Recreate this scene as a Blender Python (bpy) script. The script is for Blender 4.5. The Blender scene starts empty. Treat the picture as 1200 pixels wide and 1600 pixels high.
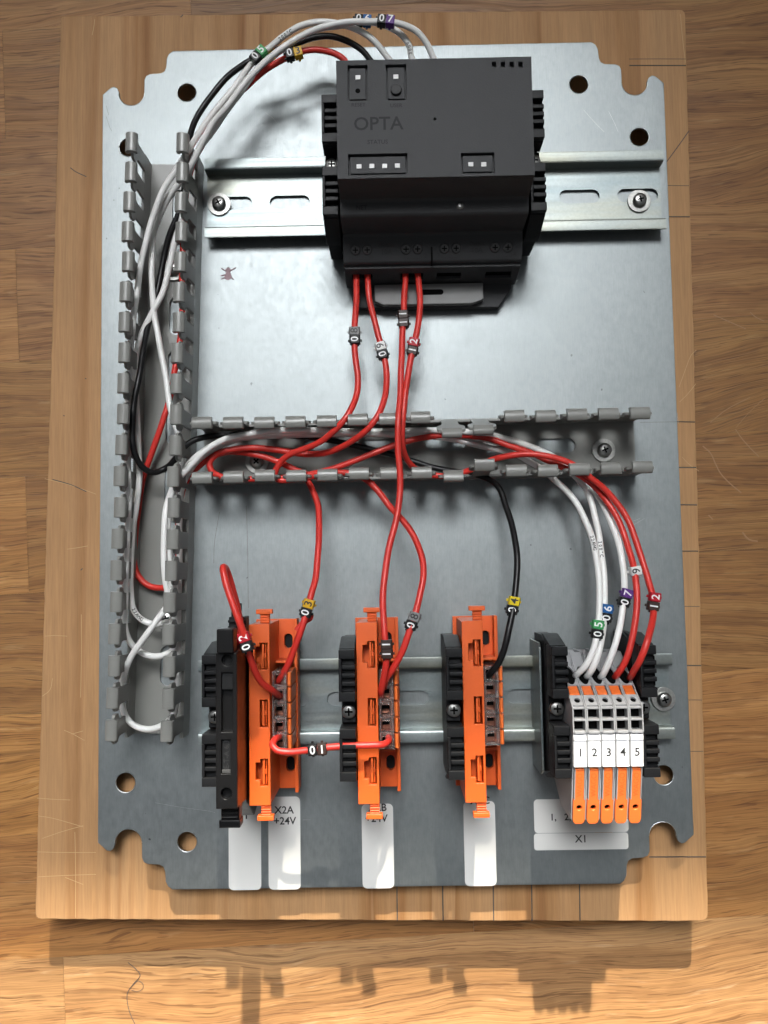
import bpy, bmesh, math, random
from mathutils import Vector, Matrix
from mathutils.geometry import tessellate_polygon
random.seed(7)
S = 0.001                      # everything below is written in millimetres
sc = bpy.context.scene
C = sc.collection

# ------------------------------------------------------------------ camera
CAM_A = Matrix(((0.9998235811719585, -0.01610248030373403, -0.009670401260969307),
                (0.016737907944950784, 0.9974286277470127, 0.06968482609820852),
                (0.008523436519776079, -0.06983439466895282, 0.9975221843904597)))
CAM_C = Vector((0.85118174, -52.05007081, 375.74191768))
FPX = 1370.0
cam_d = bpy.data.cameras.new('camera')
cam_d.sensor_fit = 'VERTICAL'; cam_d.sensor_height = 36.0; cam_d.sensor_width = 27.0
cam_d.lens = FPX / 1600 * 36.0
cam_d.clip_start = 0.01; cam_d.clip_end = 100
cam = bpy.data.objects.new('camera', cam_d); C.objects.link(cam)
m = CAM_A.transposed().to_4x4(); m.translation = CAM_C * S
cam.matrix_world = m
sc.camera = cam

# ------------------------------------------------------------------ light
w = bpy.data.worlds.new('World'); sc.world = w; w.use_nodes = True
bg = w.node_tree.nodes['Background']
bg.inputs[0].default_value = (0.93, 0.96, 1.0, 1); bg.inputs[1].default_value = 0.064
SUN_EL = 35.0
sun_d = bpy.data.lights.new('sun', 'SUN'); sun_d.energy = 5.0; sun_d.angle = math.radians(0.9)
sun_d.color = (1.0, 0.92, 0.78)
sun = bpy.data.objects.new('sun', sun_d); C.objects.link(sun)
dirv = Vector((-0.055 * math.cos(math.radians(SUN_EL)), -math.cos(math.radians(SUN_EL)), -math.sin(math.radians(SUN_EL))))
sun.rotation_euler = dirv.to_track_quat('-Z', 'Y').to_euler()
sun.location = (0.1, 1.3, 1.5)
win_d = bpy.data.lights.new('window_daylight', 'AREA'); win_d.shape = 'RECTANGLE'
win_d.size = 0.95; win_d.size_y = 0.8; win_d.energy = 1.62; win_d.color = (0.97, 0.985, 1.0); win_d.spread = math.radians(36)
win = bpy.data.objects.new('window_daylight', win_d); C.objects.link(win)
win.location = (-0.17, 0.76, 1.86)
win.rotation_euler = (Vector((-0.14, -0.33, 0)) - Vector(win.location)).to_track_quat('-Z', 'Y').to_euler()
sc.view_settings.view_transform = 'Standard'; sc.view_settings.look = 'None'
sc.view_settings.gamma = 1; sc.view_settings.exposure = 1.12

# ------------------------------------------------------------------ helpers
def P(px, py, z=0.0):
    """world point (mm) at height z that the photograph shows at pixel px, py"""
    d = CAM_A.transposed() @ Vector(((px - 600) / FPX, -(py - 800) / FPX, -1.0))
    s = (z - CAM_C.z) / d.z
    return CAM_C + d * s

ORG = {}
def thing(name, label, cat, loc=(0, 0, 0), rotz=0, group=None):
    o = bpy.data.objects.new(name, None); C.objects.link(o)
    o.empty_display_size = 0.005
    o.location = Vector(loc) * S; o.rotation_euler = (0, 0, rotz)
    ORG[o.name] = Vector(loc)
    o['label'] = label; o['category'] = cat
    if group: o['group'] = group
    return o

def tag(o, label, cat, group=None):
    o['label'] = label; o['category'] = cat
    if group: o['group'] = group
    return o

def dup(root, loc, rotz=None, label=None):
    r = root.copy(); C.objects.link(r); r.location = Vector(loc) * S
    ORG[r.name] = Vector(loc)
    if rotz is not None: r.rotation_euler = (0, 0, rotz)
    if label: r['label'] = label
    for ch in list(root.children):
        c = ch.copy(); C.objects.link(c); c.parent = r
        ORG[c.name] = Vector(loc)
        for g in list(ch.children):
            d = g.copy(); C.objects.link(d); d.parent = c
    return r

def weight_normals(me, lim):
    """bevels keep the flat faces flat: area weighted corner normals"""
    fn = [p.normal.copy() for p in me.polygons]; fa = [p.area for p in me.polygons]
    vf = [[] for _ in me.vertices]
    for p in me.polygons:
        for v in p.vertices: vf[v].append(p.index)
    out = [None] * len(me.loops)
    for p in me.polygons:
        n0 = fn[p.index]
        for li in p.loop_indices:
            a = Vector((0, 0, 0))
            for k in vf[me.loops[li].vertex_index]:
                if fn[k].dot(n0) > lim: a += fn[k] * fa[k]
            out[li] = a.normalized() if a.length > 0 else n0
    me.normals_split_custom_set(out)

class MB:
    def __init__(s): s.v = []; s.f = []
    def add(s, vs, fs):
        b = len(s.v); s.v += [Vector(q) for q in vs]; s.f += [[i + b for i in f] for f in fs]; return s
    def box(s, x0, x1, y0, y1, z0, z1):
        return s.add([(x0, y0, z0), (x1, y0, z0), (x1, y1, z0), (x0, y1, z0), (x0, y0, z1), (x1, y0, z1), (x1, y1, z1), (x0, y1, z1)],
                     [(3, 2, 1, 0), (4, 5, 6, 7), (0, 1, 5, 4), (1, 2, 6, 5), (2, 3, 7, 6), (3, 0, 4, 7)])
    def prism(s, poly, a0, a1, axis='z', holes=()):
        """2D outline (+holes) extruded; axis z: (x,y); axis x: (y,z); axis y: (x,z)"""
        mp = {'z': lambda p, a: (p[0], p[1], a), 'x': lambda p, a: (a, p[0], p[1]), 'y': lambda p, a: (p[0], a, p[1])}[axis]
        loops = [list(poly)] + [list(h) for h in holes]
        flat = [p for l in loops for p in l]; n = len(flat)
        vs = [mp(p, a0) for p in flat] + [mp(p, a1) for p in flat]; fs = []
        if holes:
            for t in tessellate_polygon([[Vector((p[0], p[1], 0)) for p in l] for l in loops]):
                fs.append((t[0], t[1], t[2])); fs.append((t[2] + n, t[1] + n, t[0] + n))
        else:
            fs.append(tuple(range(n))); fs.append(tuple(reversed(range(n, 2 * n))))
        b = 0
        for l in loops:
            k = len(l)
            for i in range(k):
                j = (i + 1) % k; fs.append((b + i, b + j, b + j + n, b + i + n))
            b += k
        return s.add(vs, fs)
    def xform(s, M, start=0):
        for i in range(start, len(s.v)): s.v[i] = M @ s.v[i]
        return s
    def cyl(s, c, r, h, n=20, axis='z', r2=None):
        r2 = r if r2 is None else r2
        vs = []; ax = {'z': (0, 1, 2), 'x': (1, 2, 0), 'y': (2, 0, 1)}[axis]
        for k, rr in ((0, r), (h, r2)):
            for i in range(n):
                a = 2 * math.pi * i / n; q = [0, 0, 0]
                q[ax[0]] = c[ax[0]] + rr * math.cos(a); q[ax[1]] = c[ax[1]] + rr * math.sin(a); q[ax[2]] = c[ax[2]] + k
                vs.append(q)
        fs = [tuple(reversed(range(n))), tuple(range(n, 2 * n))] + [(i, (i + 1) % n, (i + 1) % n + n, i + n) for i in range(n)]
        return s.add(vs, fs)
    def lathe(s, c, prof, n=24):
        vs = []; fs = []
        for r, z in prof:
            for i in range(n):
                a = 2 * math.pi * i / n; vs.append((c[0] + r * math.cos(a), c[1] + r * math.sin(a), c[2] + z))
        for k in range(len(prof) - 1):
            for i in range(n):
                j = (i + 1) % n; fs.append((k * n + i, k * n + j, (k + 1) * n + j, (k + 1) * n + i))
        fs.append(tuple(reversed(range(n)))); fs.append(tuple(range((len(prof) - 1) * n, len(prof) * n)))
        return s.add(vs, fs)
    def tube(s, pts, r, n=12):
        pts = [Vector(p) for p in pts]; m_ = len(pts); vs = []; fs = []
        t = (pts[1] - pts[0]).normalized(); u = t.cross(Vector((0, 0, 1)))
        if u.length < 1e-4: u = Vector((1, 0, 0))
        u.normalize()
        for k in range(m_):
            t2 = (pts[min(k + 1, m_ - 1)] - pts[max(k - 1, 0)]).normalized()
            u = (u - t2 * u.dot(t2)).normalized(); vv = t2.cross(u)
            for i in range(n):
                a = 2 * math.pi * i / n; vs.append(pts[k] + (u * math.cos(a) + vv * math.sin(a)) * r)
        for k in range(m_ - 1):
            for i in range(n):
                j = (i + 1) % n; fs.append((k * n + i, k * n + j, (k + 1) * n + j, (k + 1) * n + i))
        fs.append(tuple(reversed(range(n)))); fs.append(tuple(range((m_ - 1) * n, m_ * n)))
        return s.add(vs, fs)
    def mesh(s, name, bevel=0, seg=2, org=Vector((0, 0, 0)), ang=35):
        bm = bmesh.new(); vv = [bm.verts.new((v - org) * S) for v in s.v]
        for f in s.f:
            try: bm.faces.new([vv[i] for i in f])
            except ValueError: pass
        bmesh.ops.recalc_face_normals(bm, faces=bm.faces)
        if bevel:
            es = [e for e in bm.edges if len(e.link_faces) == 2 and e.calc_face_angle(0) > 0.5]
            bmesh.ops.bevel(bm, geom=es, offset=bevel * S, segments=seg, affect='EDGES', profile=0.5, clamp_overlap=True)
        me = bpy.data.meshes.new(name); bm.to_mesh(me); bm.free()
        for p in me.polygons: p.use_smooth = True
        me.set_sharp_from_angle(angle=math.radians(ang))
        if bevel: weight_normals(me, math.cos(math.radians(ang + 14)))
        return me
    def build(s, name, mat, parent=None, bevel=0, seg=2, world=False, ang=35):
        org = Vector((0, 0, 0)); loc = Vector((0, 0, 0))
        if parent is None:
            xs = [v.x for v in s.v]; ys = [v.y for v in s.v]; zs = [v.z for v in s.v]
            org = Vector(((min(xs) + max(xs)) / 2, (min(ys) + max(ys)) / 2, min(zs))); loc = org
        elif world: org = ORG[parent.name]
        me = s.mesh(name, bevel, seg, org, ang); me.materials.append(mat)
        o = bpy.data.objects.new(name, me); C.objects.link(o); o.parent = parent
        if parent is None: o.location = loc * S; ORG[o.name] = loc
        else: ORG[o.name] = ORG.get(parent.name, Vector((0, 0, 0)))
        return o

def inst(o, parent, loc, rotz=0):
    c = o.copy(); C.objects.link(c); c.parent = parent; c.location = Vector(loc) * S; c.rotation_euler = (0, 0, rotz)
    return c

def circ(cx, cy, r, n=20, ry=None):
    ry = r if ry is None else ry
    return [(cx + r * math.cos(2 * math.pi * i / n), cy + ry * math.sin(2 * math.pi * i / n)) for i in range(n)]
def rect(x0, x1, y0, y1): return [(x0, y0), (x1, y0), (x1, y1), (x0, y1)]
def rrect(x0, x1, y0, y1, r, n=5):
    o = []
    for cx, cy, a0 in ((x1 - r, y1 - r, 0), (x0 + r, y1 - r, 90), (x0 + r, y0 + r, 180), (x1 - r, y0 + r, 270)):
        for i in range(n + 1):
            a = math.radians(a0 + 90 * i / n); o.append((cx + r * math.cos(a), cy + r * math.sin(a)))
    return o
def slot(cx, cy, L, W, n=8):
    return rrect(cx - L / 2, cx + L / 2, cy - W / 2, cy + W / 2, min(L, W) / 2 * 0.999, n)
def catmull(pts, sub=7):
    pts = [Vector(p) for p in pts]; q = [pts[0] * 2 - pts[1]] + pts + [pts[-1] * 2 - pts[-2]]; out = []
    for i in range(1, len(q) - 2):
        p0, p1, p2, p3 = q[i - 1:i + 3]
        d1 = max((p2 - p1).length, 1e-6) ** 0.5; d0 = max((p1 - p0).length, 1e-6) ** 0.5; d2 = max((p3 - p2).length, 1e-6) ** 0.5
        m1 = ((p1 - p0) / d0 - (p2 - p0) / (d0 + d1) + (p2 - p1) / d1) * d1
        m2 = ((p2 - p1) / d1 - (p3 - p1) / (d1 + d2) + (p3 - p2) / d2) * d1
        for k in range(sub):
            t = k / sub; t2 = t * t; t3 = t2 * t
            out.append(p1 * (2 * t3 - 3 * t2 + 1) + m1 * (t3 - 2 * t2 + t) + p2 * (-2 * t3 + 3 * t2) + m2 * (t3 - t2))
    out.append(pts[-1]); return out

_txt = {}
def text_mesh(s, size, th=0.06, align='CENTER'):
    key = (s, size, th, align)
    if key in _txt: return _txt[key]
    cu = bpy.data.curves.new('lettering', 'FONT'); cu.body = s; cu.size = size * S; cu.align_x = align; cu.align_y = 'CENTER'
    cu.extrude = th * S / 2; cu.resolution_u = 3; cu.offset = 0.014 * size * S
    o = bpy.data.objects.new('lettering', cu); C.objects.link(o)
    bpy.context.view_layer.update()
    me = bpy.data.meshes.new_from_object(o.evaluated_get(bpy.context.evaluated_depsgraph_get()))
    bpy.data.objects.remove(o); bpy.data.curves.remove(cu)
    me.name = 'lettering'; _txt[key] = me
    return me
def text(s, size, mat, parent, loc, rotz=0, name='lettering', world=False, th=0.06, M=None, bold=0, sx=1.0):
    me = text_mesh(s, size, th).copy(); me.materials.clear(); me.materials.append(mat)
    if bold:
        bm = bmesh.new(); bm.from_mesh(me)
        bmesh.ops.solidify(bm, geom=bm.faces[:], thickness=-bold * S); bm.to_mesh(me); bm.free()
    o = bpy.data.objects.new(name, me); C.objects.link(o); o.parent = parent
    L = Vector(loc) - (ORG[parent.name] if world and parent else Vector((0, 0, 0)))
    if M is not None:
        mm = M.to_4x4(); mm.translation = L * S; o.matrix_basis = mm
    else: o.location = L * S; o.rotation_euler = (0, 0, rotz)
    if sx != 1.0: o.scale = (sx, 1, 1)
    return o

# ------------------------------------------------------------------ materials
class G:
    def __init__(s, name):
        s.m = bpy.data.materials.new(name); s.m.use_nodes = True; s.t = s.m.node_tree
        s.b = s.t.nodes['Principled BSDF']
    def n(s, typ, ins=None, **props):
        nd = s.t.nodes.new(typ)
        for k, v in props.items(): setattr(nd, k, v)
        for k, v in (ins or {}).items(): s.set(nd, k, v)
        return nd
    def set(s, nd, k, v):
        i = nd.inputs[k]
        if isinstance(v, bpy.types.NodeSocket): s.t.links.new(v, i)
        else: i.default_value = v
    def p(s, **kw):
        for k, v in kw.items(): s.set(s.b, k.replace('_', ' '), v)
        return s
    def coord(s, scale=(1, 1, 1), kind='Object', add=None):
        tc = s.n('ShaderNodeTexCoord'); src = tc.outputs[kind]
        if add is not None: src = s.n('ShaderNodeVectorMath', {0: src, 1: add}, operation='ADD').outputs[0]
        return s.n('ShaderNodeMapping', {'Vector': src, 'Scale': scale}).outputs[0]
    def noise(s, vec, scale=1, detail=3, rough=0.5, dist=0):
        return s.n('ShaderNodeTexNoise', {'Vector': vec, 'Scale': scale, 'Detail': detail, 'Roughness': rough, 'Distortion': dist}).outputs[0]
    def ramp(s, fac, stops):
        r = s.n('ShaderNodeValToRGB', {'Fac': fac}); e = r.color_ramp.elements
        while len(e) < len(stops): e.new(0.5)
        for q, (pos, col) in zip(e, stops):
            q.position = pos; q.color = (*col, 1) if len(col) == 3 else col
        return r.outputs[0]
    def mix(s, fac, a, b, mode='MIX'):
        nd = s.n('ShaderNodeMix', data_type='RGBA', blend_type=mode)
        for k, v in ((0, fac), (6, a), (7, b)):
            if isinstance(v, bpy.types.NodeSocket): s.t.links.new(v, nd.inputs[k])
            else: nd.inputs[k].default_value = v if k == 0 else (*v, 1)
        return nd.outputs[2]
    def maprange(s, v, a, b, c, d):
        return s.n('ShaderNodeMapRange', {0: v, 1: a, 2: b, 3: c, 4: d}).outputs[0]
    def bump(s, h, strength, dist=0.0002):
        s.t.links.new(s.n('ShaderNodeBump', {'Height': h, 'Strength': strength, 'Distance': dist}).outputs[0], s.b.inputs['Normal'])
        return s
def g1(v): return (v, v, v)

def plastic(name, col, rough=0.45, grain=0.0, gscale=2500, spec=0.5, var=0.0):
    g = G(name); c = g.coord()
    if var:
        nz = g.noise(c, 180, 4); d = [max(0, q * (1 - var)) for q in col]; l = [q * (1 + var) for q in col]
        g.p(Base_Color=g.ramp(nz, [(0.3, tuple(d)), (0.7, tuple(l))]))
    else: g.p(Base_Color=(*col, 1))
    nz2 = g.noise(c, 300, 3)
    g.p(Roughness=g.maprange(nz2, 0.3, 0.7, rough - 0.02, rough + 0.03), Specular_IOR_Level=spec)
    if grain: g.bump(g.noise(c, gscale, 2), grain)
    return g.m

def mat_plate():
    g = G('galvanised_steel')
    br = g.noise(g.coord((2200, 170, 400)), 1, 3, 0.6)
    mot = g.noise(g.coord(), 45, 5, 0.62)
    sp = g.noise(g.coord((1, 0.6, 1)), 420, 3, 0.7)
    col = g.ramp(mot, [(0.25, (0.272, 0.297, 0.302)), (0.5, (0.286, 0.312, 0.317)), (0.75, (0.300, 0.325, 0.329))])
    col = g.mix(1.0, col, g.ramp(br, [(0.3, g1(0.90)), (0.7, g1(1.0))]), 'MULTIPLY')
    col = g.mix(1.0, col, g.ramp(sp, [(0.3, g1(0.88)), (0.62, g1(1.0))]), 'MULTIPLY')
    spk = g.noise(g.coord(), 330, 1, 0.4)
    col = g.mix(g.ramp(spk, [(0.80, g1(0)), (0.82, g1(0.6))]), col, (0.05, 0.05, 0.055))
    g.p(Base_Color=col, Metallic=0.92, Roughness=g.maprange(sp, 0.3, 0.7, 0.41, 0.49))
    h = g.n('ShaderNodeMath', {0: br, 1: sp}, operation='ADD').outputs[0]
    g.bump(h, 0.26, 0.00007)
    return g.m
def mat_zinc():
    g = G('zinc_plated_steel')
    st = g.noise(g.coord((8, 900, 900)), 1, 3)
    big = g.noise(g.coord((9, 60, 60)), 1, 4, 0.6)
    col = g.ramp(big, [(0.3, (0.225, 0.275, 0.292)), (0.5, (0.285, 0.320, 0.318)), (0.72, (0.335, 0.337, 0.278))])
    fine = g.noise(g.coord(), 700, 3, 0.6)
    g.p(Base_Color=g.mix(1.0, col, g.ramp(fine, [(0.3, g1(0.88)), (0.7, g1(1))]), 'MULTIPLY'), Metallic=1.0,
        Roughness=g.maprange(st, 0.3, 0.7, 0.38, 0.48))
    g.bump(g.n('ShaderNodeMath', {0: fine, 1: st}, operation='ADD').outputs[0], 0.12, 0.00005)
    return g.m
def mat_metal(name, col, rough):
    g = G(name); nz = g.noise(g.coord(), 900, 3, 0.6)
    g.p(Base_Color=g.ramp(nz, [(0.3, tuple(q * 0.75 for q in col)), (0.7, col)]), Metallic=1.0, Roughness=rough)
    g.bump(nz, 0.2, 0.00008); return g.m
def mat_oak():
    g = G('oak_parquet')
    oi = g.n('ShaderNodeObjectInfo'); rnd = oi.outputs['Random']
    mul = lambda k: g.n('ShaderNodeMath', {0: rnd, 1: k}, operation='MULTIPLY').outputs[0]
    off = g.n('ShaderNodeCombineXYZ', {0: mul(7.3), 1: mul(13.7), 2: mul(3.1)}).outputs[0]
    w1 = g.noise(g.coord((4.5, 13, 5), add=off), 1, 2); w2 = g.noise(g.coord((28, 60, 5), add=off), 1, 2)
    wy = g.n('ShaderNodeMath', {0: g.maprange(w1, 0, 1, -0.022, 0.022), 1: g.maprange(w2, 0, 1, -0.0022, 0.0022)}, operation='ADD').outputs[0]
    wv = g.n('ShaderNodeVectorMath', {0: g.coord((1, 1, 1), add=off), 1: g.n('ShaderNodeCombineXYZ', {0: 0.0, 1: wy, 2: 0.0}).outputs[0]}, operation='ADD').outputs[0]
    mp = lambda sx, sy: g.n('ShaderNodeMapping', {'Vector': wv, 'Scale': (sx, sy, 1)}).outputs[0]
    lines = g.noise(mp(5.5, 520), 1, 3.5, 0.6)
    broad = g.noise(mp(3, 75), 1, 3, 0.55)
    pore = g.noise(mp(55, 1500), 1, 2, 0.5)
    fib = g.noise(mp(30, 2100), 1, 2, 0.6)
    fleck = g.noise(mp(45, 330), 1, 3, 0.6)
    ca = g.n('ShaderNodeTexWave', {'Vector': mp(0.5, 1), 'Scale': 17.0, 'Distortion': 7.0, 'Detail': 3.0, 'Detail Scale': 1.8, 'Detail Roughness': 0.65},
             wave_type='BANDS', bands_direction='Y', wave_profile='SIN').outputs[1]
    col = g.ramp(broad, [(0.30, (0.310, 0.150, 0.052)), (0.52, (0.370, 0.190, 0.070)), (0.72, (0.430, 0.236, 0.094))])
    col = g.mix(g.maprange(ca, 0.66, 0.95, 0, 0.38), col, (0.215, 0.098, 0.034))
    col = g.mix(g.ramp(lines, [(0.54, g1(0)), (0.60, g1(0.36)), (0.70, g1(0.5))]), col, (0.185, 0.080, 0.026))
    col = g.mix(g.ramp(pore, [(0.595, g1(0)), (0.635, g1(0.62))]), col, (0.120, 0.050, 0.017))
    col = g.mix(g.ramp(fleck, [(0.62, g1(0)), (0.72, g1(0.45))]), col, (0.50, 0.315, 0.155))
    col = g.mix(1.0, col, g.ramp(fib, [(0.32, g1(0.72)), (0.66, g1(1.12))]), 'MULTIPLY')
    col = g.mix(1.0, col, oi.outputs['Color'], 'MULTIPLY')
    g.p(Base_Color=col, Roughness=g.maprange(lines, 0.4, 0.65, 0.40, 0.55), Specular_IOR_Level=0.4)
    h = g.n('ShaderNodeMath', {0: g.ramp(pore, [(0.58, g1(1)), (0.68, g1(0))]), 1: g.ramp(lines, [(0.5, g1(1)), (0.65, g1(0))])}, operation='ADD').outputs[0]
    g.bump(h, 0.3, 0.00015); return g.m
def mat_pine():
    g = G('pine_panel')
    c = g.coord()
    wn = g.noise(g.coord((9, 2.2, 1)), 1, 2)
    wv = g.n('ShaderNodeVectorMath', {0: c, 1: g.n('ShaderNodeCombineXYZ', {0: g.maprange(wn, 0, 1, -0.012, 0.012), 1: 0.0, 2: 0.0}).outputs[0]}, operation='ADD').outputs[0]
    wn2 = g.n('ShaderNodeMapping', {'Vector': wv, 'Scale': (48, 1.1, 1)}).outputs[0]
    band = g.noise(wn2, 1, 2.2, 0.55)
    edge = g.noise(g.n('ShaderNodeMapping', {'Vector': wv, 'Scale': (420, 7, 1)}).outputs[0], 1, 4, 0.6)
    fine = g.noise(g.coord((1500, 60, 1)), 1, 3, 0.6)
    mot = g.noise(g.coord((40, 16, 1)), 1, 4, 0.6)
    col = g.ramp(band, [(0.28, (0.475, 0.272, 0.126)), (0.50, (0.440, 0.243, 0.107)), (0.58, (0.385, 0.200, 0.080)), (0.645, (0.300, 0.140, 0.050)), (0.66, (0.450, 0.250, 0.112)), (0.8, (0.400, 0.214, 0.090))])
    sx = g.n('ShaderNodeSeparateXYZ', {0: wv}); xx = g.n('ShaderNodeMath', {0: sx.outputs[0], 1: g.n('ShaderNodeMath', {0: sx.outputs[1], 1: -0.028}, operation='MULTIPLY').outputs[0]}, operation='ADD').outputs[0]
    st_ = []
    for c0, hw in ((-127.5, 2.6), (-112.5, 1.4), (-107, 1.1), (-101.5, 0.8), (-60, 1.6), (20, 2.2), (72, 1.2), (119, 1.5)):
        st_ += [((c0 - hw * 1.6 + 150) / 300, g1(0)), ((c0 + hw * .7 + 150) / 300, g1(0.6)), ((c0 + hw + 150) / 300, g1(0.0))]
    col = g.mix(g.ramp(g.maprange(xx, -0.150, 0.150, 0, 1), st_), col, (0.27, 0.115, 0.036))
    col = g.mix(1.0, col, g.ramp(edge, [(0.3, g1(0.90)), (0.7, g1(1.04))]), 'MULTIPLY')
    col = g.mix(1.0, col, g.ramp(fine, [(0.3, g1(0.86)), (0.65, g1(1.03))]), 'MULTIPLY')
    col = g.mix(1.0, col, g.ramp(mot, [(0.3, g1(0.90)), (0.7, g1(1.06))]), 'MULTIPLY')
    g.p(Base_Color=col, Roughness=0.62, Specular_IOR_Level=0.3)
    g.bump(fine, 0.25, 0.0002); return g.m

M_plate = mat_plate(); M_zinc = mat_zinc(); M_oak = mat_oak(); M_pine = mat_pine()
M_screw = mat_metal('screw_steel', (0.40, 0.40, 0.385), 0.3)
M_washer = mat_metal('washer_steel', (0.42, 0.42, 0.40), 0.42)
M_duct = plastic('grey_duct_plastic', (0.222, 0.223, 0.208), 0.30)
M_black = plastic('black_plastic', (0.0085, 0.009, 0.010), 0.45, 0.12, 2600, spec=0.2)
M_black2 = plastic('glossy_black_plastic', (0.007, 0.007, 0.0075), 0.3, 0.06, 1500, spec=0.22)
M_plc = plastic('anthracite_plastic', (0.047, 0.048, 0.050), 0.55, 0.4, 1700, spec=0.22)
M_plc2 = plastic('anthracite_print', (0.022, 0.0225, 0.024), 0.6, spec=0.2)
M_dark = plastic('recess_shade', (0.003, 0.003, 0.003), 0.8, spec=0.05)  # near-black standing in for the shade inside recesses, holes and slots
M_led = plastic('led_window', (0.42, 0.42, 0.41), 0.3)
M_foot = plastic('grey_foot', (0.20, 0.20, 0.197), 0.5)
M_orange = plastic('orange_plastic', (0.70, 0.108, 0.013), 0.42, 0.05, 1500, var=0.03)
M_lever = plastic('orange_lever', (0.80, 0.165, 0.032), 0.40, 0.08, 2200)
M_leverT = plastic('orange_emboss', (0.68, 0.125, 0.022), 0.45)
M_grey = plastic('grey_terminal_plastic', (0.36, 0.365, 0.375), 0.45, 0.05, 1500)
M_label = plastic('white_marker_card', (0.80, 0.81, 0.84), 0.5)
M_stick = plastic('white_sticker', (0.68, 0.68, 0.655), 0.42)
M_ink = plastic('black_ink', (0.02, 0.02, 0.02), 0.6)
M_pencil = plastic('pencil_line', (0.085, 0.07, 0.06), 0.7)
M_scr = plastic('bare_scratch', (0.53, 0.345, 0.17), 0.8)
M_scuff = plastic('pale_scuff', (0.33, 0.185, 0.088), 0.7)
M_scrm = mat_metal('bright_scratch', (0.5, 0.52, 0.52), 0.4)
M_bug = plastic('dried_pink_ink', (0.30, 0.19, 0.21), 0.55, var=0.3)
M_red = plastic('red_wire_insulation', (0.62, 0.034, 0.024), 0.38, 0.04, 500, var=0.06)
M_white = plastic('white_wire_insulation', (0.80, 0.80, 0.78), 0.36, 0.04, 500)
M_wblack = plastic('black_wire_insulation', (0.009, 0.009, 0.0095), 0.33, 0.04, 500, spec=0.3)
M_ferr = mat_metal('tinned_strand', (0.62, 0.58, 0.5), 0.35)
M_tscrew = mat_metal('dark_screw', (0.12, 0.12, 0.12), 0.5)
M_copper = mat_metal('copper_clamp', (0.30, 0.14, 0.10), 0.4)
M_wall = plastic('white_wall_paint', (0.7, 0.7, 0.68), 0.8)
def mat_clear():
    g = G('clear_polycarbonate'); g.p(Base_Color=(0.98, 0.93, 0.91, 1), Roughness=0.06, IOR=1.3, Transmission_Weight=0.96)
    return g.m
M_clear = mat_clear()
MK = {}
for k, c in dict(black=(0.013, 0.013, 0.014), brown=(0.045, 0.028, 0.024), red=(0.42, 0.014, 0.026), yellow=(0.62, 0.36, 0.02), lemon=(0.72, 0.55, 0.02), green=(0.06, 0.33, 0.11),
                 blue=(0.012, 0.10, 0.30), violet=(0.11, 0.035, 0.22), grey=(0.22, 0.22, 0.22), white=(0.74, 0.74, 0.72)).items():
    MK[k] = plastic(k + '_marker_plastic', c, 0.38, spec=0.22)
M_dW = plastic('white_digit_print', (0.8, 0.8, 0.8), 0.5)
M_dB = plastic('black_digit_print', (0.02, 0.02, 0.02), 0.5)

# ------------------------------------------------------------------ the setting
ZF = -30.0
fl = bpy.data.objects.new('floor', None); C.objects.link(fl); fl['kind'] = 'structure'
FA = math.radians(2.6)
fl.location = (0, 0, ZF * S); fl.rotation_euler = (0, 0, FA); ORG[fl.name] = Vector((0, 0, ZF))
bed = MB().box(-2600, 2600, -2600, 1490, -14, -9).build('subfloor', M_dark, fl)
PITCH = 54.55
y_first = 159.4 + 171.5 * math.tan(FA)          # a seam crosses x = 0 here
joints = {-1: [-82], 0: [-181 + 7], 1: [250], 2: [-176 + 5], 3: [280], 4: [-170], 5: [262], 6: [-164], 7: [236, 25], 8: [-160, 190], 9: [60]}
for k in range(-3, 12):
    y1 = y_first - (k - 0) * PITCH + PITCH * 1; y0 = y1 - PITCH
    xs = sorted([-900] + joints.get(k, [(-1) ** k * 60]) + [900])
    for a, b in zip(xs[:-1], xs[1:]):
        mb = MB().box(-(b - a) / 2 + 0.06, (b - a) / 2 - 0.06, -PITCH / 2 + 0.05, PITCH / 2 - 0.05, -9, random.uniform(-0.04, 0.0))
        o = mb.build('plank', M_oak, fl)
        tn = (random.uniform(.92, 1.06) if b < 0 else random.uniform(.74, .86) if k < 6 else random.uniform(.95, 1.02) if k < 8 else 1.14) * (0.8 if k < 0 else 1)  # random wood tone plus painted light falloff: right side darker, sunlit rows paler
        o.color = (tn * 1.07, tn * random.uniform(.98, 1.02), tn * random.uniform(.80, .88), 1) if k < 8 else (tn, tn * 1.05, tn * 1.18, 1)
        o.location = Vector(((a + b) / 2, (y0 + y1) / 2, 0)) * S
scu = MB()
for pl_ in ([(1149, 671), (1158, 684), (1172, 700), (1186, 714)], [(1098, 697), (1110, 708), (1118, 725), (1126, 740), (1140, 755), (1158, 770)], [(1110, 660), (1135, 640), (1172, 621)], [(1150, 668), (1170, 645), (1195, 622)],
            [(1115, 492), (1140, 503), (1165, 514)], [(1172, 488), (1180, 495), (1194, 502)], [(1107, 805), (1114, 812)], [(1160, 832), (1170, 843), (1184, 846)]):
    q_ = catmull([P(x, y, ZF + .02) for x, y in pl_], 4); st_ = len(scu.v); scu.tube(q_, random.uniform(.12, .4), 6)
    for i_ in range(st_, len(scu.v)): scu.v[i_].z = ZF + .02 + (scu.v[i_].z - ZF - .02) * 0.1
Ri = Matrix.Rotation(-FA, 4, 'Z'); scu.xform(Ri @ Matrix.Translation((0, 0, -ZF)))
o = scu.build('scuff', M_scuff, fl); o['kind'] = 'stuff'
far = MB().box(-2500, 2500, y_first - 11 * PITCH - 1800, y_first - 11 * PITCH - 0.2, -9, 0).build('plank_field', M_oak, fl)
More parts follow.
